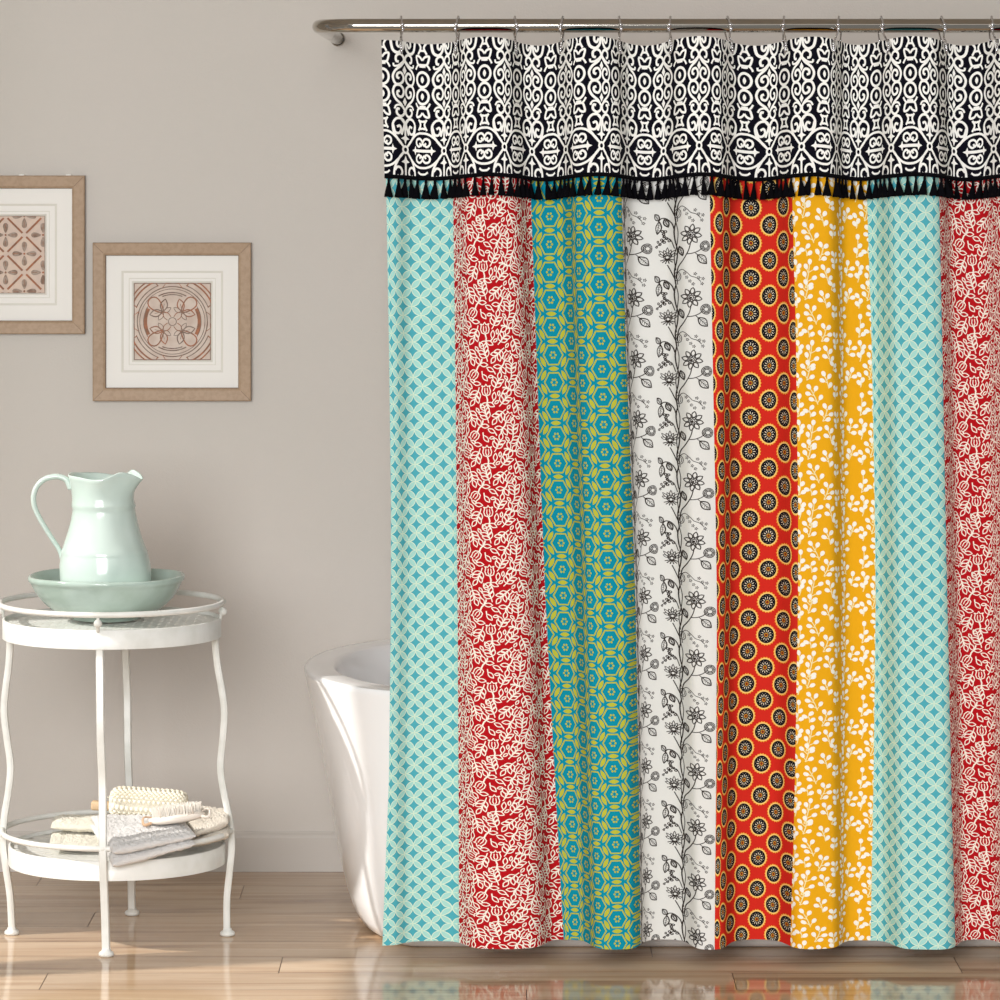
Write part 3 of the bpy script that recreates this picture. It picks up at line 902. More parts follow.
def tile_leaves():
    k = Ink(); P = 94.0 * .86; Q = 97.0 * .86
    def oval(cx, cy, b, l=5.9, w_=4.3):
        out = []
        for i in range(14):
            t = 2 * pi * i / 14; px = l / 2 * cos(t); py = w_ / 2 * sin(t) * (1 + .12 * cos(t))
            out.append((cx + px * cos(b) - py * sin(b), cy + px * sin(b) + py * cos(b)))
        k.poly(out, 1, .0006)
    def sprig(ox, stem, leaves):
        T = lambda p: ((ox + (p[0] - 600) / 6.25) * .86, (p[1] - 150) / 6.25 * .86)
        a, b = T(stem[0]), T(stem[1])
        k.stroke([a, ((a[0] + b[0]) / 2 + .6, (a[1] + b[1]) / 2), b], 1.0, 2)
        for lf in leaves:
            c = T(lf)
            # foot of the leaf stalk: nearest point of the stem, a little towards its base
            dx, dy = b[0] - a[0], b[1] - a[1]; L2 = dx * dx + dy * dy
            t = max(0, min(1, ((c[0] - a[0]) * dx + (c[1] - a[1]) * dy) / L2 - .28)); f_ = (a[0] + dx * t, a[1] + dy * t)
            an = atan2(c[1] - f_[1], c[0] - f_[0])
            k.stroke([f_, c], .9, 2); oval(c[0], c[1], an)
    sprig(0, ((675, 290), (700, 180)), ((685, 160), (722, 200), (648, 185), (655, 238), (715, 265)))
    sprig(0, ((755, 468), (712, 370)), ((690, 337), (742, 350), (684, 388), (708, 430), (777, 415)))
    sprig(0, ((700, 562), (690, 510)), ((665, 515), (710, 490), (722, 540)))
    sprig(0, ((680, 790), (715, 640)), ((720, 602), (764, 650), (690, 635), (678, 690), (750, 718), (722, 770)))
    sprig(0, ((612, 345), (625, 270)), ((627, 290), (603, 250), (600, 310)))
    sprig(0, ((605, 560), (620, 460)), ((620, 405), (634, 472), (600, 505), (640, 535)))
    sprig(0, ((610, 740), (625, 660)), ((612, 600), (640, 632), (630, 668), (604, 690)))
    sprig(4, ((812, 348), (785, 262)), ((775, 240), (818, 258), (765, 290), (826, 322)))
    sprig(4, ((763, 592), (800, 500)), ((780, 478), (820, 488), (755, 530), (828, 540), (802, 578)))
    sprig(6, ((812, 740), (790, 660)), ((780, 640), (818, 662), (775, 700), (835, 715)))
    sprig(6, ((840, 215), (850, 160)), ((830, 165), (868, 180), (875, 215)))
    sprig(8, ((850, 430), (862, 360)), ((845, 345), (880, 350), (840, 395), (884, 395)))
    sprig(8, ((872, 650), (868, 560)), ((850, 540), (890, 545), (848, 590), (900, 590), (855, 630)))
    sprig(18, ((895, 462), (945, 385)), ((935, 360), (980, 352), (900, 390), (985, 408), (945, 452)))
    sprig(18, ((975, 605), (930, 515)), ((912, 497), (950, 518), (985, 548), (908, 548), (925, 587)))
    sprig(18, ((900, 330), (915, 250)), ((885, 262), (935, 250), (938, 300)))
    sprig(18, ((948, 860), (950, 740)), ((950, 712), (985, 768), (925, 752), (930, 805)))
    sprig(18, ((905, 705), (925, 650)), ((945, 640), (905, 640), (945, 680)))
    sprig(18, ((1010, 310), (1040, 230)), ((1045, 215), (1010, 240), (1062, 265), (1000, 280)))
    sprig(18, ((1015, 690), (1030, 610)), ((1030, 600), (1065, 640), (1010, 655), (1050, 690)))
    return k, Q, P

M_aq = [fab('aqua_cotton', (80, 174, 188)), fab('mint_print', (168, 220, 211)), fab('cream_print', (216, 236, 214))]
M_rd = [fab('red_cotton', (182, 17, 26)), fab('ivory_print', (250, 242, 228))]
M_tl = [fab('teal_cotton', (6, 142, 166)), fab('yellow_print', (190, 188, 60))]
M_wh = [fab('ivory_cotton', (229, 228, 223)), fab('sepia_print', (52, 44, 40))]
M_md = [fab('vermilion_cotton', (212, 44, 32)), fab('amber_print', (246, 178, 62)), fab('ink_print', (18, 18, 26)), fab('petal_print', (240, 232, 206)), fab('rust_print', (150, 50, 30)), fab('straw_print', (250, 212, 128))]
M_yl = [fab('mustard_cotton', (238, 172, 24)), fab('white_print', (250, 246, 234)), fab('stem_print', (248, 232, 176))]

KINDS = [('aqua', M_aq, tile_aqua, 'panel in aqua with interlocking circles'),
         ('red', M_rd, lambda: tile_redfloral(5), 'panel in red with white tulip line print'),
         ('teal', M_tl, tile_hex, 'panel in teal with yellow hexagons'),
         ('white', M_wh, tile_vine, 'panel in ivory with dark flowering vines'),
         ('medallion', M_md, tile_medallion, 'panel in bright red with black and amber medallions'),
         ('yellow', M_yl, tile_leaves, 'panel in mustard yellow with white leaf sprigs'),
         ('aqua', M_aq, tile_aqua, 'panel in aqua with interlocking circles'),
         ('red', M_rd, lambda: tile_redfloral(5), 'panel in red with white tulip line print'),
         ('teal', M_tl, tile_hex, 'panel in teal with yellow hexagons')]
# (u offset of the first repeat, v offset)
PHASE = {0: (0, 6.4), 1: (-8, 20), 2: (0, 14.3), 3: (0, 22), 4: (0, 5.6), 5: (0, 0), 6: (0, 5), 7: (0, 12), 8: (5, 3)}
ANCH = {0: 0.0, 2: HX, 3: 0.0, 4: 0.0, 6: 0.0}
cache = {}
for i, (kd, ms, fn, lab) in enumerate(KINDS):
    P = Panel(i)
    if kd not in cache: cache[kd] = fn()
    tl, Q, Pv = cache[kd]
    ink = Ink(); ink.v2y = v2y
    v0, v1 = float(y2v(168)), float(y2v(YB))
    ou, ov = PHASE[i]
    if i in PRINT: ou = ANCH[i] - P.u0
    a0 = int(math.floor((-ou) / Q)) - 2; a1 = int(math.ceil((P.W - ou) / Q)) + 2
    b0 = int(math.floor((v0 - ov) / Pv)) - 2; b1 = int(math.ceil((v1 - ov) / Pv)) + 2
    for a in range(a0, a1):
        for b in range(b0, b1):
            ink.stamp(tl, ou + a * Q, ov + b * Pv, 0.0, P.W, v0, v1)
    o = cloth('fabric_panel', int(P.W / 1.3), P.W, 50.0, YB, 180, P.x, ink, ms, curtain)
    o['label'] = lab; curtain_parts.append(o)

# ---- valance
VX = [365, 382, 404, 422, 444, 456, 466, 484.5, 504.5, 517, 532, 551, 566, 578, 601, 615, 627, 645, 664, 679, 698, 716, 727, 745, 770,
      784, 800, 823, 835.5, 846, 859, 877, 889.6, 908, 927.5, 942.5, 955, 978, 993, 1006, 1024, 1042, 1052, 1064, 1080, 1098]
VU = [26.0 * (i - 2) for i in range(len(VX))]        # hearts on even indices (u = 0 at x = 404)
# dense monotone spline (finite-difference tangents, limited)
def pchip(xs, ys, q):
    xs = np.array(xs, float); ys = np.array(ys, float)
    h = np.diff(xs); d = np.diff(ys) / h; m = np.zeros_like(xs)
    m[0] = d[0]; m[-1] = d[-1]
    for i in range(1, len(xs) - 1):
        m[i] = 2 * d[i - 1] * d[i] / (d[i - 1] + d[i]) if d[i - 1] * d[i] > 0 else 0
    q = np.clip(q, xs[0], xs[-1]); k = np.clip(np.searchsorted(xs, q) - 1, 0, len(h) - 1)
    t = (q - xs[k]) / h[k]
    return ((1 + 2 * t) * (1 - t) ** 2 * ys[k] + t * (1 - t) ** 2 * h[k] * m[k] + t * t * (3 - 2 * t) * ys[k + 1] + t * t * (t - 1) * h[k] * m[k + 1])
qu = np.linspace(VU[0], VU[-1], 4000); qx = pchip(VU, VX, qu)
VAL_L = (383.0, 386.5)   # left edge, top and bottom
uL0 = float(np.interp(381.6, qx, qu)); uR0 = float(np.interp(1088, qx, qu)); VW = uR0 - uL0
def vx(u, y):
    x = np.interp(u + uL0, qu, qx)
    e = np.clip((y - 40) / 138, 0, 1) * 3.2 * np.clip((430 - x) / 47, 0, 1)
    return x + e
VY0, VY1 = 43.5, 175.6

def spiral(cx, cy, r0, r1, a0, a1, n=18):
    return [(cx + (r0 + (r1 - r0) * i / n) * cos(a0 + (a1 - a0) * i / n), cy + (r0 + (r1 - r0) * i / n) * sin(a0 + (a1 - a0) * i / n)) for i in range(n + 1)]
def tile_scroll():
    k = Ink(); W = 2.5
    def C(pts, n=5): return [(p.x, p.y) for p in crom([(a, b, 0) for a, b in pts], n)]
    def both(pts, w_=W, closed=False):
        w_ += .45
        k.stroke(pts, w_, 1, closed=closed, step=1.5); k.stroke([(-x, y) for x, y in pts], w_, 1, closed=closed, step=1.5)
    def pboth(pts):
        k.poly(pts, 1); k.poly([(-x, y) for x, y in pts], 1)
    # --- heart column, centre u = 0
    both(C([(3.5, 41), (6, 45), (8.5, 43), (8.2, 37)], 4) , 2.0)
    both(C([(1.2, 36), (2.2, 46), (7.2, 51), (13.0, 48.5), (15.2, 41), (15, 36)], 5))
    # junction with curls
    k.circle(0, 57.5, 2.1, 1, n=8)
    both(C([(0, 57.5), (2.5, 53.5), (6.2, 52.2), (9.8, 54.8), (9.6, 59.2), (6.8, 60)], 5), 2.1)
    both(C([(0, 57.5), (3.5, 61), (8, 64), (12.2, 64.2), (12.8, 61.5)], 4), 1.6)
    # upper drop-heart
    both(C([(0, 58.5), (4.5, 64.0), (10.8, 68.8), (13.7, 75.0), (11.2, 81.6), (6.2, 82.2), (2.2, 79), (1.6, 74.4), (4.4, 70.8), (8.3, 72), (8.8, 75.5), (6.3, 76.6)], 5), 2.1)
    k.poly([(0, 63.5), (2.6, 68.2), (0, 72.6), (-2.6, 68.2)], 1)
    # lower heart
    both(C([(6.3, 89), (8.8, 90), (8.3, 93.6), (4.4, 95), (1.6, 91.2), (2.2, 86.5), (6.2, 83.2), (11.4, 84), (13.8, 90.2), (10.8, 97.2), (4.5, 102.5), (0, 108.5)], 5), 2.1)
    k.poly([(0, 95), (2.6, 99.5), (0, 104), (-2.6, 99.5)], 1)
    k.circle(0, 109.5, 2.3, 1, n=8)
    both(C([(0, 109.5), (2.6, 113), (6.2, 114.2), (9.8, 111.2), (9.3, 107.0), (6.6, 107.4)], 5), 2.1)
    both(C([(3.0, 104.8), (6.5, 103), (10.5, 103.8), (12.5, 107)], 4), 1.6)
    # big heart down to the node
    both(C([(5.5, 127.8), (8.6, 129.3), (10.4, 126), (8.2, 121.6), (3.8, 122.5), (2.6, 127.5), (4.8, 132.6)][::-1][:1] + [(1.0, 121.5), (4.5, 116.8), (10.5, 116.8), (14.6, 122), (13.6, 130.5), (8.5, 138), (3.2, 143.5)], 5), 2.1)
    both(C([(14.4, 123), (12.2, 130.0), (8, 131.2), (5.2, 127.6), (6.8, 123.8), (10, 125)], 5), 2.0)
    both(C([(1.0, 121.5), (2.4, 119.5), (4.5, 117.6)], 2), 1.8)
    # arrow
    k.stroke([(0, 119), (0, 135)], 2.5, 1); k.poly([(0, 130.5), (1.8, 134.3), (5.6, 136.4), (1.8, 137.6), (0, 142.0), (-1.8, 137.6), (-5.6, 136.4), (-1.8, 134.3)], 1)
    # node
    k.ringc(0, 147.2, 3.3, 2.3, 1, n=14)
    # lens arcs to the circle column
    both(C([(2.6, 144.2), (8, 138.2), (15, 132), (21, 129.5), (26, 129.2)], 5), 1.9)
    both(C([(2.6, 150.2), (8, 156), (15, 161.8), (21, 164), (26, 164.4)], 5), 1.9)
    # below the node
    both(C([(2.8, 150), (8, 156), (12.6, 164), (14.2, 171), (14, 178)], 4), 2.0)
    both(C([(13, 168), (10.2, 165), (6.2, 166), (4.6, 170.5), (7.2, 174.6), (10.6, 173.5)], 5), 2.0)
    k.stroke([(0, 162), (0, 178)], 2.5, 1); k.poly([(0, 153), (1.8, 157.2), (5.4, 159.8), (1.8, 160.8), (0, 165), (-1.8, 160.8), (-5.4, 159.8), (-1.8, 157.2)], 1)
    # --- circle column, centre u = 26 (drawn whole)
    c = 26.0
    for y in (75.3, 92.3):
        k.ringc(c, y, 7.6, 2.7, 1, n=26, ry=7.5); k.poly(lens(c, y, pi / 2, 7.4, 4.4), 1)
    def sym(pts, w_=W, closed=False):
        w_ += .4
        k.stroke([(c + x, y) for x, y in pts], w_, 1, closed=closed, step=1.5); k.stroke([(c - x, y) for x, y in pts], w_, 1, closed=closed, step=1.5)
    def butterfly(y0, s_):
        # s_=1: open side up
        f = lambda y: y0 + s_ * y
        sym(C([(0, f(-1.2)), (3.5, f(-4.6)), (8, f(-5.2)), (7.2, f(0)), (5.2, f(3.2)), (0, f(3.6))], 4), 2.0)
        sym(C([(5, f(3)), (7.5, f(5.6)), (9.2, f(8.6))], 3), 1.7)
        sym([(0, f(5.4)), (4, f(5.2))], 1.3)
    butterfly(57, 1); butterfly(107.6, -1)
    sym(C([(5.4, 38), (2.4, 42), (2.6, 45), (5.6, 50)], 4), 2.0); sym([(0, 46.0), (3.2, 46.4)], 1.8)
    sym(C([(5.4, 115.5), (3, 119), (3, 122), (5.6, 126.5)], 4), 1.9); sym([(0, 117.5), (3.4, 117)], 1.8); sym([(0, 124.4), (3.4, 124.8)], 1.8)
    # inside the lens: two omega curls and a bar
    for y0, s_ in ((139.5, 1), (154.3, -1)):
        f = lambda y: y0 + s_ * y
        sym(C([(0, f(-.4)), (1.2, f(-3.0)), (4.2, f(-4.8)), (8.2, f(-3.4)), (8.8, f(.6)), (5.6, f(3.2)), (3.0, f(1.8)), (4.2, f(-.6))], 5), 1.9)
        sym([(0, f(-.2)), (2.4, f(2.6))], 1.8)
    k.stroke([(c - 12, 147), (c + 12, 147)], 3.0, 1)
    for s_ in (-1, 1):
        k.poly([(c + s_ * x, y) for x, y in ((15.6, 147), (12.2, 148.6), (10.6, 152), (9.8, 148.8), (6, 147), (9.8, 145.2), (10.6, 142), (12.2, 145.4))], 1)
    sym(C([(0, 171), (3.5, 170.6), (6.5, 168.6)], 3), 1.7); sym([(0, 175.2), (4.5, 175)], 2.0)
    return k
ts = tile_scroll()
ink = Ink(); ink.v2y = lambda v: v
for a in range(-2, 26):
    ink.stamp(ts, -uL0 + a * 52.0, 1.8, 0.0, VW, VY0 - 2.5, VY1 + 1)
M_val = [fab('midnight_cotton', (9, 7, 20)), fab('scroll_print', (250, 248, 242))]
def vmap(u, y): return vx(u, y)
val = cloth('valance', int(VW / 1.3), VW, VY0 - 2.5, VY1 + 1, 60, vmap, ink, M_val, curtain, fwd=0.010)
val['label'] = 'dark navy valance printed with white scrollwork'
curtain_parts.append(val)

# fringe braid: a rounded strip along the valance bottom
def build_braid():
    us = np.linspace(0, VW, int(VW / 1.5)); V = []; seg = 8
    for k in range(seg):
        a = 2 * pi * k / seg
        V.append(world(vx(us, np.full_like(us, VY1)), np.full_like(us, VY1 + 1.2 - 2.0 * cos(a)), np.full_like(us, .0016 + .0024 * sin(a)), .010))
    V = np.array(V); n = len(us); v = [tuple(V[k, i]) for i in range(n) for k in range(seg)]; f = []
    for i in range(n - 1):
        for k in range(seg):
            l = (k + 1) % seg; f.append((i * seg + k, i * seg + l, (i + 1) * seg + l, (i + 1) * seg + k))
    f.append(tuple(range(seg))); f.append(tuple((n - 1) * seg + k for k in range(seg)))
    b = mesh_obj('braid_trim', v, f, M_black, val)
    return b
braid = build_braid()

def build_tassels():
    # arc length along the valance bottom
    us = np.linspace(0, VW, 6000); y = np.full_like(us, VY1); xs = vx(us, y)
    f_, d = depth(xs, y); L_ = np.concatenate([[0], np.cumsum(np.hypot(np.diff(xs), np.diff(d) / U))])
    vis = L_[np.searchsorted(xs, 1004)]
    N_ = 93; step = vis / N_
    protos = []
    for s_ in range(4):
        r = random.Random(40 + s_); m = MB(); seg = 12; L0 = 19.0 * U
        prof = [(.0016, .002), (.0026, -.002), (.0030, -.0055), (.0024, -.0080), (.0034, -.011), (.0050, -.018), (.0072, -.027), (.0096, -L0), (.003, -L0 + .001)]
        ph = [r.uniform(.84, 1.16) for _ in range(seg)]; v = []; fc = []
        lean = r.uniform(-.004, .004)
        for i, (rr, z) in enumerate(prof):
            for k in range(seg):
                a = 2 * pi * k / seg; q = 1 + (ph[k] - 1) * min(1, i / 6)
                dz = (ph[(k * 5) % seg] - 1) * .006 if i == 7 else 0
                v.append((rr * q * cos(a) + lean * (z / L0) ** 2, rr * q * sin(a) * .75, z + dz))
        n = len(prof)
        for i in range(n - 1):
            for k in range(seg):
                l = (k + 1) % seg; fc.append((i * seg + k, (i + 1) * seg + k, (i + 1) * seg + l, i * seg + l))
        m.add(v, fc); protos.append(m)
    meshes = []
    for m in protos:
        me = bpy.data.meshes.new('tassel'); me.from_pydata(m.v, [], m.f); me.materials.append(M_black)
        me.polygons.foreach_set('use_smooth', [True] * len(me.polygons)); meshes.append(me)
    for i in range(N_ + 6):
        s_ = (i + .5) * step
        if s_ > L_[-1]: break
        x = float(np.interp(s_, L_, xs)); p = world(np.array([x]), np.array([VY1 + 2.6]), np.array([.0045]), .010)[0]
        o = bpy.data.objects.new('tassel', meshes[(i * 7) % 4]); col.objects.link(o); o.parent = val
        o.location = p; o.rotation_euler = (rnd.uniform(-.03, .03), rnd.uniform(-.12, .12), rnd.uniform(0, 6.28))
build_tassels()
# parent inverse: children were placed in world coordinates
def fix_parent(root, kids):
    for o in kids:
        o.matrix_parent_inverse = root.matrix_world.inverted()
bpy.context.view_layer.update()
fix_parent(curtain, curtain_parts)

# ------------------------------------------------------------------ plant-stand table
TD = 8.414; TU = TD / F
TZ = lambda py: CH - (py - HY) * TU
SH = -0.0235                                     # the stand leans very slightly
TX0 = (119.5 - 500) * TU
def tx(z): return TX0 + SH * z
def build_table():
    root = empty('side_table', (TX0, TD, 0)); tag(root, 'round white two-tier metal side table holding the jug and towels', 'side table')
    def hoop(name, R, z, r):
        pts = [(SH * z + R * cos(2 * pi * i / 72), R * sin(2 * pi * i / 72), z) for i in range(72)]
        MB().tube(pts, r, 12, closed=True).build(name, M_white, root)
    zt = TZ(602.5); hoop('top_rail', .2245, zt, .0058)
    zb = TZ(829.5); hoop('shelf_rail', .2315, zb, .0058)
    def band(name, R, z0, z1, t=.004):
        m = MB(); m.lathe([(R - t, z0), (R, z0), (R, z1 - .001), (R - .001, z1), (R - t, z1), (R - t, z0)], (SH * z1, 0, 0), 96)
        return autosmooth(m.build(name, M_white, root), 50)
    z1, z0 = TZ(617.5), TZ(636.5); band('top_band', .2205, z0, z1)
    y1, y0 = TZ(842.5), TZ(862); band('shelf_band', .219, y0, y1)
    def lattice(name, R, z):
        # punched sheet: radial petals cut as slots between strips
        m = MB()
        m.lathe([(R, z - .0015), (R - .016, z - .0015), (R - .016, z), (R, z), (R, z - .0015)], (SH * z, 0, 0), 72)
        step = .021
        n = int(R / step) + 1
        for fam in (1, -1):
            for i in range(-n * 2, n * 2 + 1):
                c = i * step; dirv = Vector((1, fam * .8)).normalized(); nv = Vector((-dirv.y, dirv.x))
                if abs(c) >= R - .008: continue
                hl = math.sqrt((R - .008) ** 2 - c * c); p = nv * c
                a = p - dirv * hl; b = p + dirv * hl; w_ = .0072 if R > .2155 else .0088
                q = [a + nv * w_, b + nv * w_, b - nv * w_, a - nv * w_]
                zz = z + (.0003 if fam > 0 else 0)
                m.add([(k.x + SH * z, k.y, zz) for k in q] + [(k.x + SH * z, k.y, zz - .0015) for k in q], [(0, 3, 2, 1)[::-1], (4, 5, 6, 7)[::-1], (0, 1, 5, 4), (1, 2, 6, 5), (2, 3, 7, 6), (3, 0, 4, 7)])
        return m.build(name, M_white, root, smooth=False)
    lattice('top_lattice', .2165, z1 - .007); lattice('shelf_lattice', .215, y1 - .006)
    def plate(name, R, z):
        m = MB(); m.lathe([(.0005, z), (R, z), (R, z + .003), (.0005, z + .003)], (SH * z, 0, 0), 72)
        n = len(m.v); o = m.build(name, M_glass, root, smooth=False); return o
    # legs
    prof = [(624, 103.4), (642, 103.4), (665, 105.2), (690, 109), (712, 111), (738, 108.8), (766, 105.8), (792, 108.6), (818, 113.4), (844, 115.2), (868, 112.8), (896, 109.3), (925, 108.4), (947, 108.2)]
    rot = math.radians(-1.6)
    for q in range(4):
        a = rot + q * pi / 2 ; ra = a
        z_last = .008
        pts = []
        for py, r in prof:
            z = TZ(py - 11 if py > 930 else py); z = max(z_last, z); R = r * TU - .001
            pts.append((SH * z + R * cos(a), R * sin(a), z))
        pts = crom(pts, 5)
        m = MB(); s = 4
        T = Vector((-sin(a), cos(a), 0)); Rr = Vector((cos(a), sin(a), 0))
        hw, ht = .0080, .0066
        # rounded-rectangle bar: 8-gon section
        sec = [(hw, -ht * .5), (hw, ht * .5), (hw * .75, ht), (-hw * .75, ht), (-hw, ht * .5), (-hw, -ht * .5), (-hw * .75, -ht), (hw * .75, -ht)]
        v = []; f = []
        for p in pts:
            for u_, w_ in sec: v.append(Vector(p) + T * u_ + Rr * w_)
        for i in range(len(pts) - 1):
            for k in range(8):
                l = (k + 1) % 8; f.append((i * 8 + k, i * 8 + l, (i + 1) * 8 + l, (i + 1) * 8 + k))
        f.append(tuple(range(8))); f.append(tuple((len(pts) - 1) * 8 + k for k in range(8)))
        m.add(v, f); leg = m.build('leg', M_white, root); autosmooth(leg, 35)
        R = 108.2 * TU
        ft = MB().lathe([(.0005, 0), (.0125, 0), (.015, .002), (.0152, .006), (.013, .009), (.0095, .0105), (.0085, .015), (.0005, .0155)], (R * cos(a), R * sin(a), 0), 24)
        ft.build('foot', M_white, leg)
        R = .2255
        MB().sphere((SH * zt + R * cos(a), R * sin(a), zt - .017), .0085).build('ball_finial', M_white, root)
        MB().tube([(SH * zt + .2200 * cos(a), .2200 * sin(a), z1 - .004), (SH * zt + .2235 * cos(a), .2235 * sin(a), zt)], .0034, 8).build('rail_post', M_white, root)
        MB().sphere((SH * zb + .2325 * cos(a), .2325 * sin(a), zb), .0065).build('weld_bead', M_white, root)
    return z1, y1
ZTOP, ZSH = build_table()
ZTOP = ZTOP - .0032; ZSH = ZSH - .0022

# ------------------------------------------------------------------ bowl and jug
def build_bowl():
    cx = (106.5 - 500) * TU
    prof = [(.0005, .0), (.064, .0), (.070, .002), (.072, .006), (.082, .009), (.104, .018), (.121, .030), (.134, .043), (.144, .057), (.151, .071), (.154, .077), (.1575, .080), (.1585, .086), (.156, .090),
            (.1525, .090), (.150, .084), (.146, .076), (.136, .058), (.118, .038), (.090, .021), (.055, .012), (.0005, .011)]
    m = MB().lathe(prof, (0, 0, 0), 96)
    m.v = [(x, y, z + (.0012 * sin(3 * atan2(y, x) + 1) if z > .06 else 0)) for x, y, z in m.v]
    o = m.build('wash_bowl', M_bowl, loc=(cx, TD, ZTOP)); tag(o, 'wide celadon green ceramic bowl under the jug', 'bowl')
    return cx
BX = build_bowl()
def build_jug():
    zb = ZTOP + .0190
    root = empty('pitcher', (BX, TD, zb)); tag(root, 'pale celadon ceramic jug with looped handle standing in the bowl', 'jug')
    H = TZ(475.5) - zb
    body = [(.0005, 0), (.070, 0), (.080, .005), (.088, .02), (.0915, .045)]
    for py, r in ((574, 45.6), (565, 45.6), (556, 43.8), (553, 43.2), (551, 43.4), (548, 41.6), (540, 38.8), (530, 35.8), (520, 33.2), (512, 31.7), (508, 31.2), (506, 32.1), (503, 31.6), (499, 30.8), (492, 30.9), (485, 31.8), (479, 33.0), (475.5, 34)):
        body.append((r * TU, TZ(py) - zb))
    inner = [(r - .005, z) for r, z in body[::-1] if z > .03][1:]
    body.append((body[-1][0] - .0012, body[-1][1] + .002)); body.append((body[-2][0] - .004, body[-2][1] + .001))
    prof = body + inner + [(.0005, .03)]
    seg = 96; v = []; f = []
    sp = math.radians(-14)
    for r, z in prof:
        t = max(0, (z - (H - .060)) / .060); t = min(t, 1.05)
        for k in range(seg):
            a = 2 * pi * k / seg; d = (a - sp + pi) % (2 * pi) - pi
            g = math.exp(-(d / .36) ** 2)
            rr = r
            if r > .02:
                rr = r + g * .017 * t ** 2.2 * (1 if r > .02 else 0) - .0035 * math.exp(-((abs(d) - .75) / .3) ** 2) * t ** 2
            e = t ** 2 * (-.008 * math.exp(-(d / .22) ** 2) + .008 * math.exp(-((abs(d) - .62) / .35) ** 2) - .005 * math.exp(-((abs(d) - 1.45) / .45) ** 2) + .003 * math.exp(-((pi - abs(d)) / .5) ** 2))
            wob = .0006 * sin(3 * a + z * 40) + .0005 * sin(5 * a - z * 60)
            zz = z + e
            xs = (-4.2 * TU) * (z / H) ** 1.0
            v.append(((rr + wob) * cos(a) + xs, (rr + wob) * sin(a), zz))
    n = len(prof)
    for i in range(n - 1):
        for k in range(seg):
            l = (k + 1) % seg; f.append((i * seg + k, i * seg + l, (i + 1) * seg + l, (i + 1) * seg + k))
    mesh_obj('body', v, f, M_jug, root)
    hp = [(71, 489), (67, 480.5), (61, 477.2), (54, 476.6), (45, 479), (37.5, 485.5), (33.8, 495), (34.2, 505), (38.5, 516), (45.5, 528), (53, 540), (59.5, 550), (62.5, 560)]
    pts = crom([((x - 500) * TU - BX, 0, TZ(y) - zb) for x, y in hp], 6)
    nn = len(pts)
    m = MB().tube(pts, [.0064 - .0018 * i / nn for i in range(nn)], 14)
    m.v = [(x, y * 1.5, z) for x, y, z in m.v]
    m.build('handle', M_jug, root)
build_jug()

# ------------------------------------------------------------------ towels, loofah and brush on the shelf
def terry(name, rgb):
    return mat(name, rgb, 0.95, bump=(520, 1.0, 0.004), **{'Sheen Weight': 0.3})
M_tw = terry('white_terry', (232, 229, 226)); M_tc = terry('cream_terry', (238, 232, 214)); M_tt = terry('sand_terry', (232, 222, 206))
def slab(name, C, th, material, parent=None, nu=110, nv=80, amp=.0030, layers=1, p=5, loc=None, seed=0, sag=0.0):
    """padded cloth patch through four corners (BL, BR, FR, FL); th = thickness at each corner"""
    mb = MB()
    C = [Vector(c) for c in C]
    org = (C[0] + C[1] + C[2] + C[3]) / 4
    for L_ in range(layers):
        v = []; f = []
        for side in (1, -1):
            for j in range(nv + 1):
                for i in range(nu + 1):
                    u = i / nu; w_ = j / nv
                    # push samples towards the border so the rim is round
                    uu = .5 - .5 * cos(pi * u); ww = .5 - .5 * cos(pi * w_)
                    P = C[0] * (1 - uu) * (1 - ww) + C[1] * uu * (1 - ww) + C[2] * uu * ww + C[3] * (1 - uu) * ww
                    t = th[0] * (1 - uu) * (1 - ww) + th[1] * uu * (1 - ww) + th[2] * uu * ww + th[3] * (1 - uu) * ww
                    e = ((1 - abs(2 * uu - 1) ** p) * (1 - abs(2 * ww - 1) ** p)) ** (1 / 2.2) if 0 < uu < 1 and 0 < ww < 1 else 0
                    tl = t / layers
                    mid = -t / 2 + (L_ + .5) * tl
                    n1 = noise.noise(Vector((P.x * 24 + seed, P.y * 24, L_ * 3.0))) * .004 + noise.noise(P * 170 + Vector((seed, 0, 0))) * amp + noise.noise(P * 420) * amp * .6
                    z = mid + side * (tl * .52) * e + n1 * e + sag * sin(pi * uu)
                    in_ = noise.noise(Vector((P.x * 30, P.z * 30 + seed, L_ * 5.1))) * .004
                    v.append(Vector((P.x + in_, P.y + in_, P.z + z)) - org)
        N1 = (nu + 1) * (nv + 1)
        for j in range(nv):
            for i in range(nu):
                a = j * (nu + 1) + i; q = (a, a + nu + 1, a + nu + 2, a + 1)
                f.append(q); f.append(tuple(x + N1 for x in q[::-1]))
        mb.add(v, f)
    o = mb.build(name, material, parent, loc=org)
    return o
zs = ZSH
def P3(px, D, z): return ((px - 500) / F * D, D, z)
# cream towel, left (folded twice)
o = slab('folded_towel', [P3(53, 8.47, zs + .014), P3(106, 8.47, zs + .014), P3(110, 8.29, zs + .012), P3(49, 8.30, zs + .012)], [.016, .016, .014, .014], M_tc, layers=1, seed=3, p=3)
tag(o, 'cream folded hand towel lying flat at the left of the shelf', 'towel')
o = slab('folded_towel', [P3(53, 8.49, zs + .040), P3(112, 8.49, zs + .038), P3(112, 8.37, zs + .036), P3(50, 8.40, zs + .034)], [.024, .026, .026, .020], M_tc, layers=1, seed=9, p=2.6)
tag(o, 'rolled cream washcloth stacked on the cream towel', 'washcloth')
# sand towel, right
o = slab('folded_towel', [P3(176, 8.50, zs + .045), P3(232, 8.46, zs + .045), P3(229, 8.34, zs + .042), P3(192, 8.29, zs + .026)], [.05, .045, .05, .04], M_tt, layers=2, seed=5, p=5)
tag(o, 'sand-coloured folded towel at the right end of the shelf', 'towel')
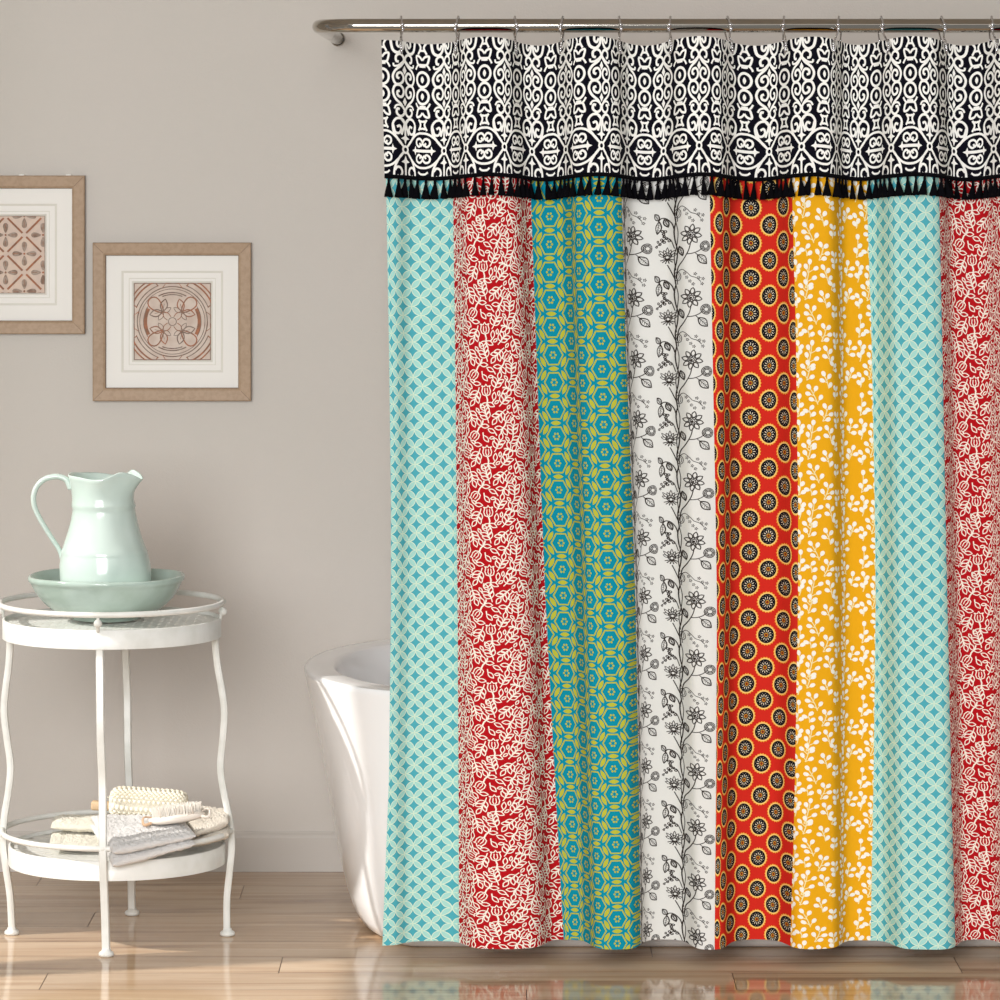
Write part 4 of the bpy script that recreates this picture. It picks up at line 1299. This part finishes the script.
# white towel in front
o = slab('folded_towel', [P3(91, 8.36, zs + .054), P3(182, 8.36, zs + .048), P3(196, 8.205, zs + .042), P3(113, 8.150, zs + .014)], [.034, .042, .030, .050], M_tw, layers=2, p=8, seed=1)
tag(o, 'white folded bath towel drooping over the front of the shelf', 'towel')

# knobbly loofah pad: rounded brick with woven bumps, wooden handle stubs
M_loof = mat('woven_sisal', (234, 227, 208), 0.9)
M_wood = mat('pale_wood', (206, 178, 142), 0.6, var=(60, (186, 154, 116), 0.8))
def build_loofah():
    D = 8.40; c = P3(148.5, D, CH - (803.5 - HY) / F * D)
    root = empty('back_scrubber', c, 0); root.rotation_euler = (0, math.radians(4), 0)
    tag(root, 'cream knobbly woven bath scrubber pad lying on the white towel', 'scrubber')
    m = MB(); Lx, Ly, Lz = .158, .075, .050
    n = 260; seg = 176; v = []; f = []
    for i in range(n + 1):
        t = i / n; x = (-.5 * cos(pi * t)) * Lx
        e = (1 - abs(2 * x / Lx) ** 8) ** .35 if 0 < i < n else 0
        for k in range(seg):
            a = 2 * pi * k / seg; ca, sa = cos(a), sin(a)
            y = Ly / 2 * math.copysign(abs(ca) ** .5, ca) * (0.25 + .75 * e) * (1 if 0 < i < n else .0)
            z = Lz / 2 * math.copysign(abs(sa) ** .6, sa) * (0.25 + .75 * e) * (1 if 0 < i < n else .0)
            row = (k * 22 / seg); b = abs(sin(pi * row)) ** .7 * abs(sin(pi * (x / .0098 + .5 * (int(row) % 2)))) ** .7 * .0062 * e
            r = hypot(y, z) or 1
            v.append((x, y * (1 + b / r), z * (1 + b / r)))
    for i in range(n):
        for k in range(seg):
            l = (k + 1) % seg; f.append((i * seg + k, i * seg + l, (i + 1) * seg + l, (i + 1) * seg + k))
    m.add(v, f); m.build('woven_pad', M_loof, root)
    MB().box((-.062, -.036, -.0285), (.0, -.020, -.0235), bev=.0015).build('wooden_slat', M_wood, root)
    MB().box((-.115, -.012, -.020), (-.078, .012, -.002), bev=.004).build('wooden_handle', M_wood, root)
    cord = crom([(-.1, 0, -.003), (-.094, 0, .004), (-.086, 0, .007), (-.078, 0, .006)], 5)
    MB().tube(cord, .0012, 6).build('cord', M_tc, root)
build_loofah()

M_brush = mat('bleached_wood', (232, 222, 210), 0.5)
M_bris = mat('pale_bristle', (238, 232, 222), 0.8)
M_copper = mat('strap_leather', (196, 160, 126), 0.6)
def build_brush():
    D = 8.27; c = P3(177, D, CH - (817.5 - HY) / F * D)
    root = empty('massage_brush', c); root.rotation_euler = (0, math.radians(-7.5), 0)
    tag(root, 'oval bleached-wood bath brush with upturned bristles resting on the white towel', 'brush')
    m = MB(); a_, b_, n, seg = .057, .030, 20, 48; v = []; f = []
    for i in range(n + 1):
        t = i / n
        z = -.009 * cos(pi * t) if True else 0
        s_ = sin(pi * t) ** .45 if 0 < i < n else .01
        for k in range(seg):
            q = 2 * pi * k / seg
            v.append((a_ * s_ * cos(q), b_ * s_ * sin(q), z - .010 * (cos(q) * 0)))
    for i in range(n):
        for k in range(seg):
            l = (k + 1) % seg; f.append((i * seg + k, i * seg + l, (i + 1) * seg + l, (i + 1) * seg + k))
    m.add(v, f); m.build('brush_back', M_brush, root)
    br = MB(); r = random.Random(2)
    for i in range(34):
        for j in range(13):
            x = -.047 + .094 * i / 33; y = -.022 + .044 * j / 12
            if (x / .050) ** 2 + (y / .0255) ** 2 > 1: continue
            h = .017 + r.uniform(0, .003); dx, dy = r.uniform(-.002, .002) + x * .06, r.uniform(-.002, .002)
            w_ = .00075
            base = [(x - w_, y - w_, .006), (x + w_, y - w_, .006), (x + w_, y + w_, .006), (x - w_, y + w_, .006)]
            top = [(p[0] + dx, p[1] + dy, .006 + h) for p in base]
            br.add(base + top, [(0, 1, 5, 4), (1, 2, 6, 5), (2, 3, 7, 6), (3, 0, 4, 7), (4, 5, 6, 7)])
    o = br.build('bristles', M_bris, root, smooth=False); o['kind'] = 'stuff'
    nub = MB()
    for i in range(5):
        x = -.030 + .016 * i
        nub.tube([(x, -.018, .006), (x - .001, -.019, .018), (x - .002, -.0195, .026)], [.0022, .0018, .0012], 8)
    nub.build('rubber_nubs', M_brush, root)
    for s_, mm in ((1, M_brush), (-1, M_brush)):
        st = crom([(s_ * .050, -.016, -.002), (s_ * .064, -.017, -.004), (s_ * .0675, -.010, .004), (s_ * .064, 0, .009), (s_ * .050, .004, .006)], 6)
        MB().tube(st, .0030, 8, flat=.45).build('strap', M_copper if s_ < 0 else M_brush, root)
build_brush()

# ------------------------------------------------------------------ light
world_ = bpy.data.worlds.new('World'); bpy.context.scene.world = world_; world_.use_nodes = True
nt = world_.node_tree; bg = nt.nodes['Background']
tc = nt.nodes.new('ShaderNodeTexCoord'); sp = nt.nodes.new('ShaderNodeSeparateXYZ'); nt.links.new(tc.outputs['Generated'], sp.inputs[0])
rp = nt.nodes.new('ShaderNodeValToRGB'); rp.color_ramp.elements[0].position = .0; rp.color_ramp.elements[0].color = (.32, .30, .28, 1)
rp.color_ramp.elements[1].position = 1; rp.color_ramp.elements[1].color = (1, 1, .99, 1)
for p_, c_ in ((.44, .30), (.50, .10), (.545, .30), (.62, .85)):
    e = rp.color_ramp.elements.new(p_); e.color = (c_, c_, c_, 1)
mr = nt.nodes.new('ShaderNodeMapRange'); mr.inputs[1].default_value = -1; mr.inputs[2].default_value = 1
nt.links.new(sp.outputs[2], mr.inputs[0]); nt.links.new(mr.outputs[0], rp.inputs[0]); nt.links.new(rp.outputs[0], bg.inputs[0])
bg.inputs[1].default_value = 0.85

def area(name, loc, target, sx, sy, power, colr=(1, 1, 1)):
    l = bpy.data.lights.new(name, 'AREA'); l.shape = 'RECTANGLE'; l.size = sx; l.size_y = sy; l.energy = power; l.color = colr
    o = bpy.data.objects.new(name, l); col.objects.link(o); o.location = loc
    d = Vector(target) - Vector(loc); o.rotation_euler = d.to_track_quat('-Z', 'Y').to_euler(); return o
area('softbox_key', (-1.3, 0.6, 2.15), (0.1, 8.4, 0.9), 3.0, 2.4, 350, (1, 1, 1))
s = bpy.data.lights.new('sun', 'SUN'); s.energy = 3.4; s.angle = math.radians(1.6); s.color = (1, .965, .92)
so = bpy.data.objects.new('sun', s); col.objects.link(so)
d = Vector((0.97, 0.25, -0.78)); so.rotation_euler = d.to_track_quat('-Z', 'Y').to_euler(); so.location = (-3, 7, 3)

# ------------------------------------------------------------------ camera
cam = bpy.data.cameras.new('camera'); co = bpy.data.objects.new('camera', cam); col.objects.link(co)
cam.sensor_width = 36; cam.lens = 36 * F / 1000; cam.shift_y = -(500 - HY) / 1000
co.location = (0, 0, CH); co.rotation_euler = (pi / 2, 0, 0); cam.clip_end = 100
sc = bpy.context.scene; sc.camera = co
sc.view_settings.view_transform = 'Standard'; sc.view_settings.look = 'None'; sc.view_settings.gamma = 1; sc.view_settings.exposure = 0.18
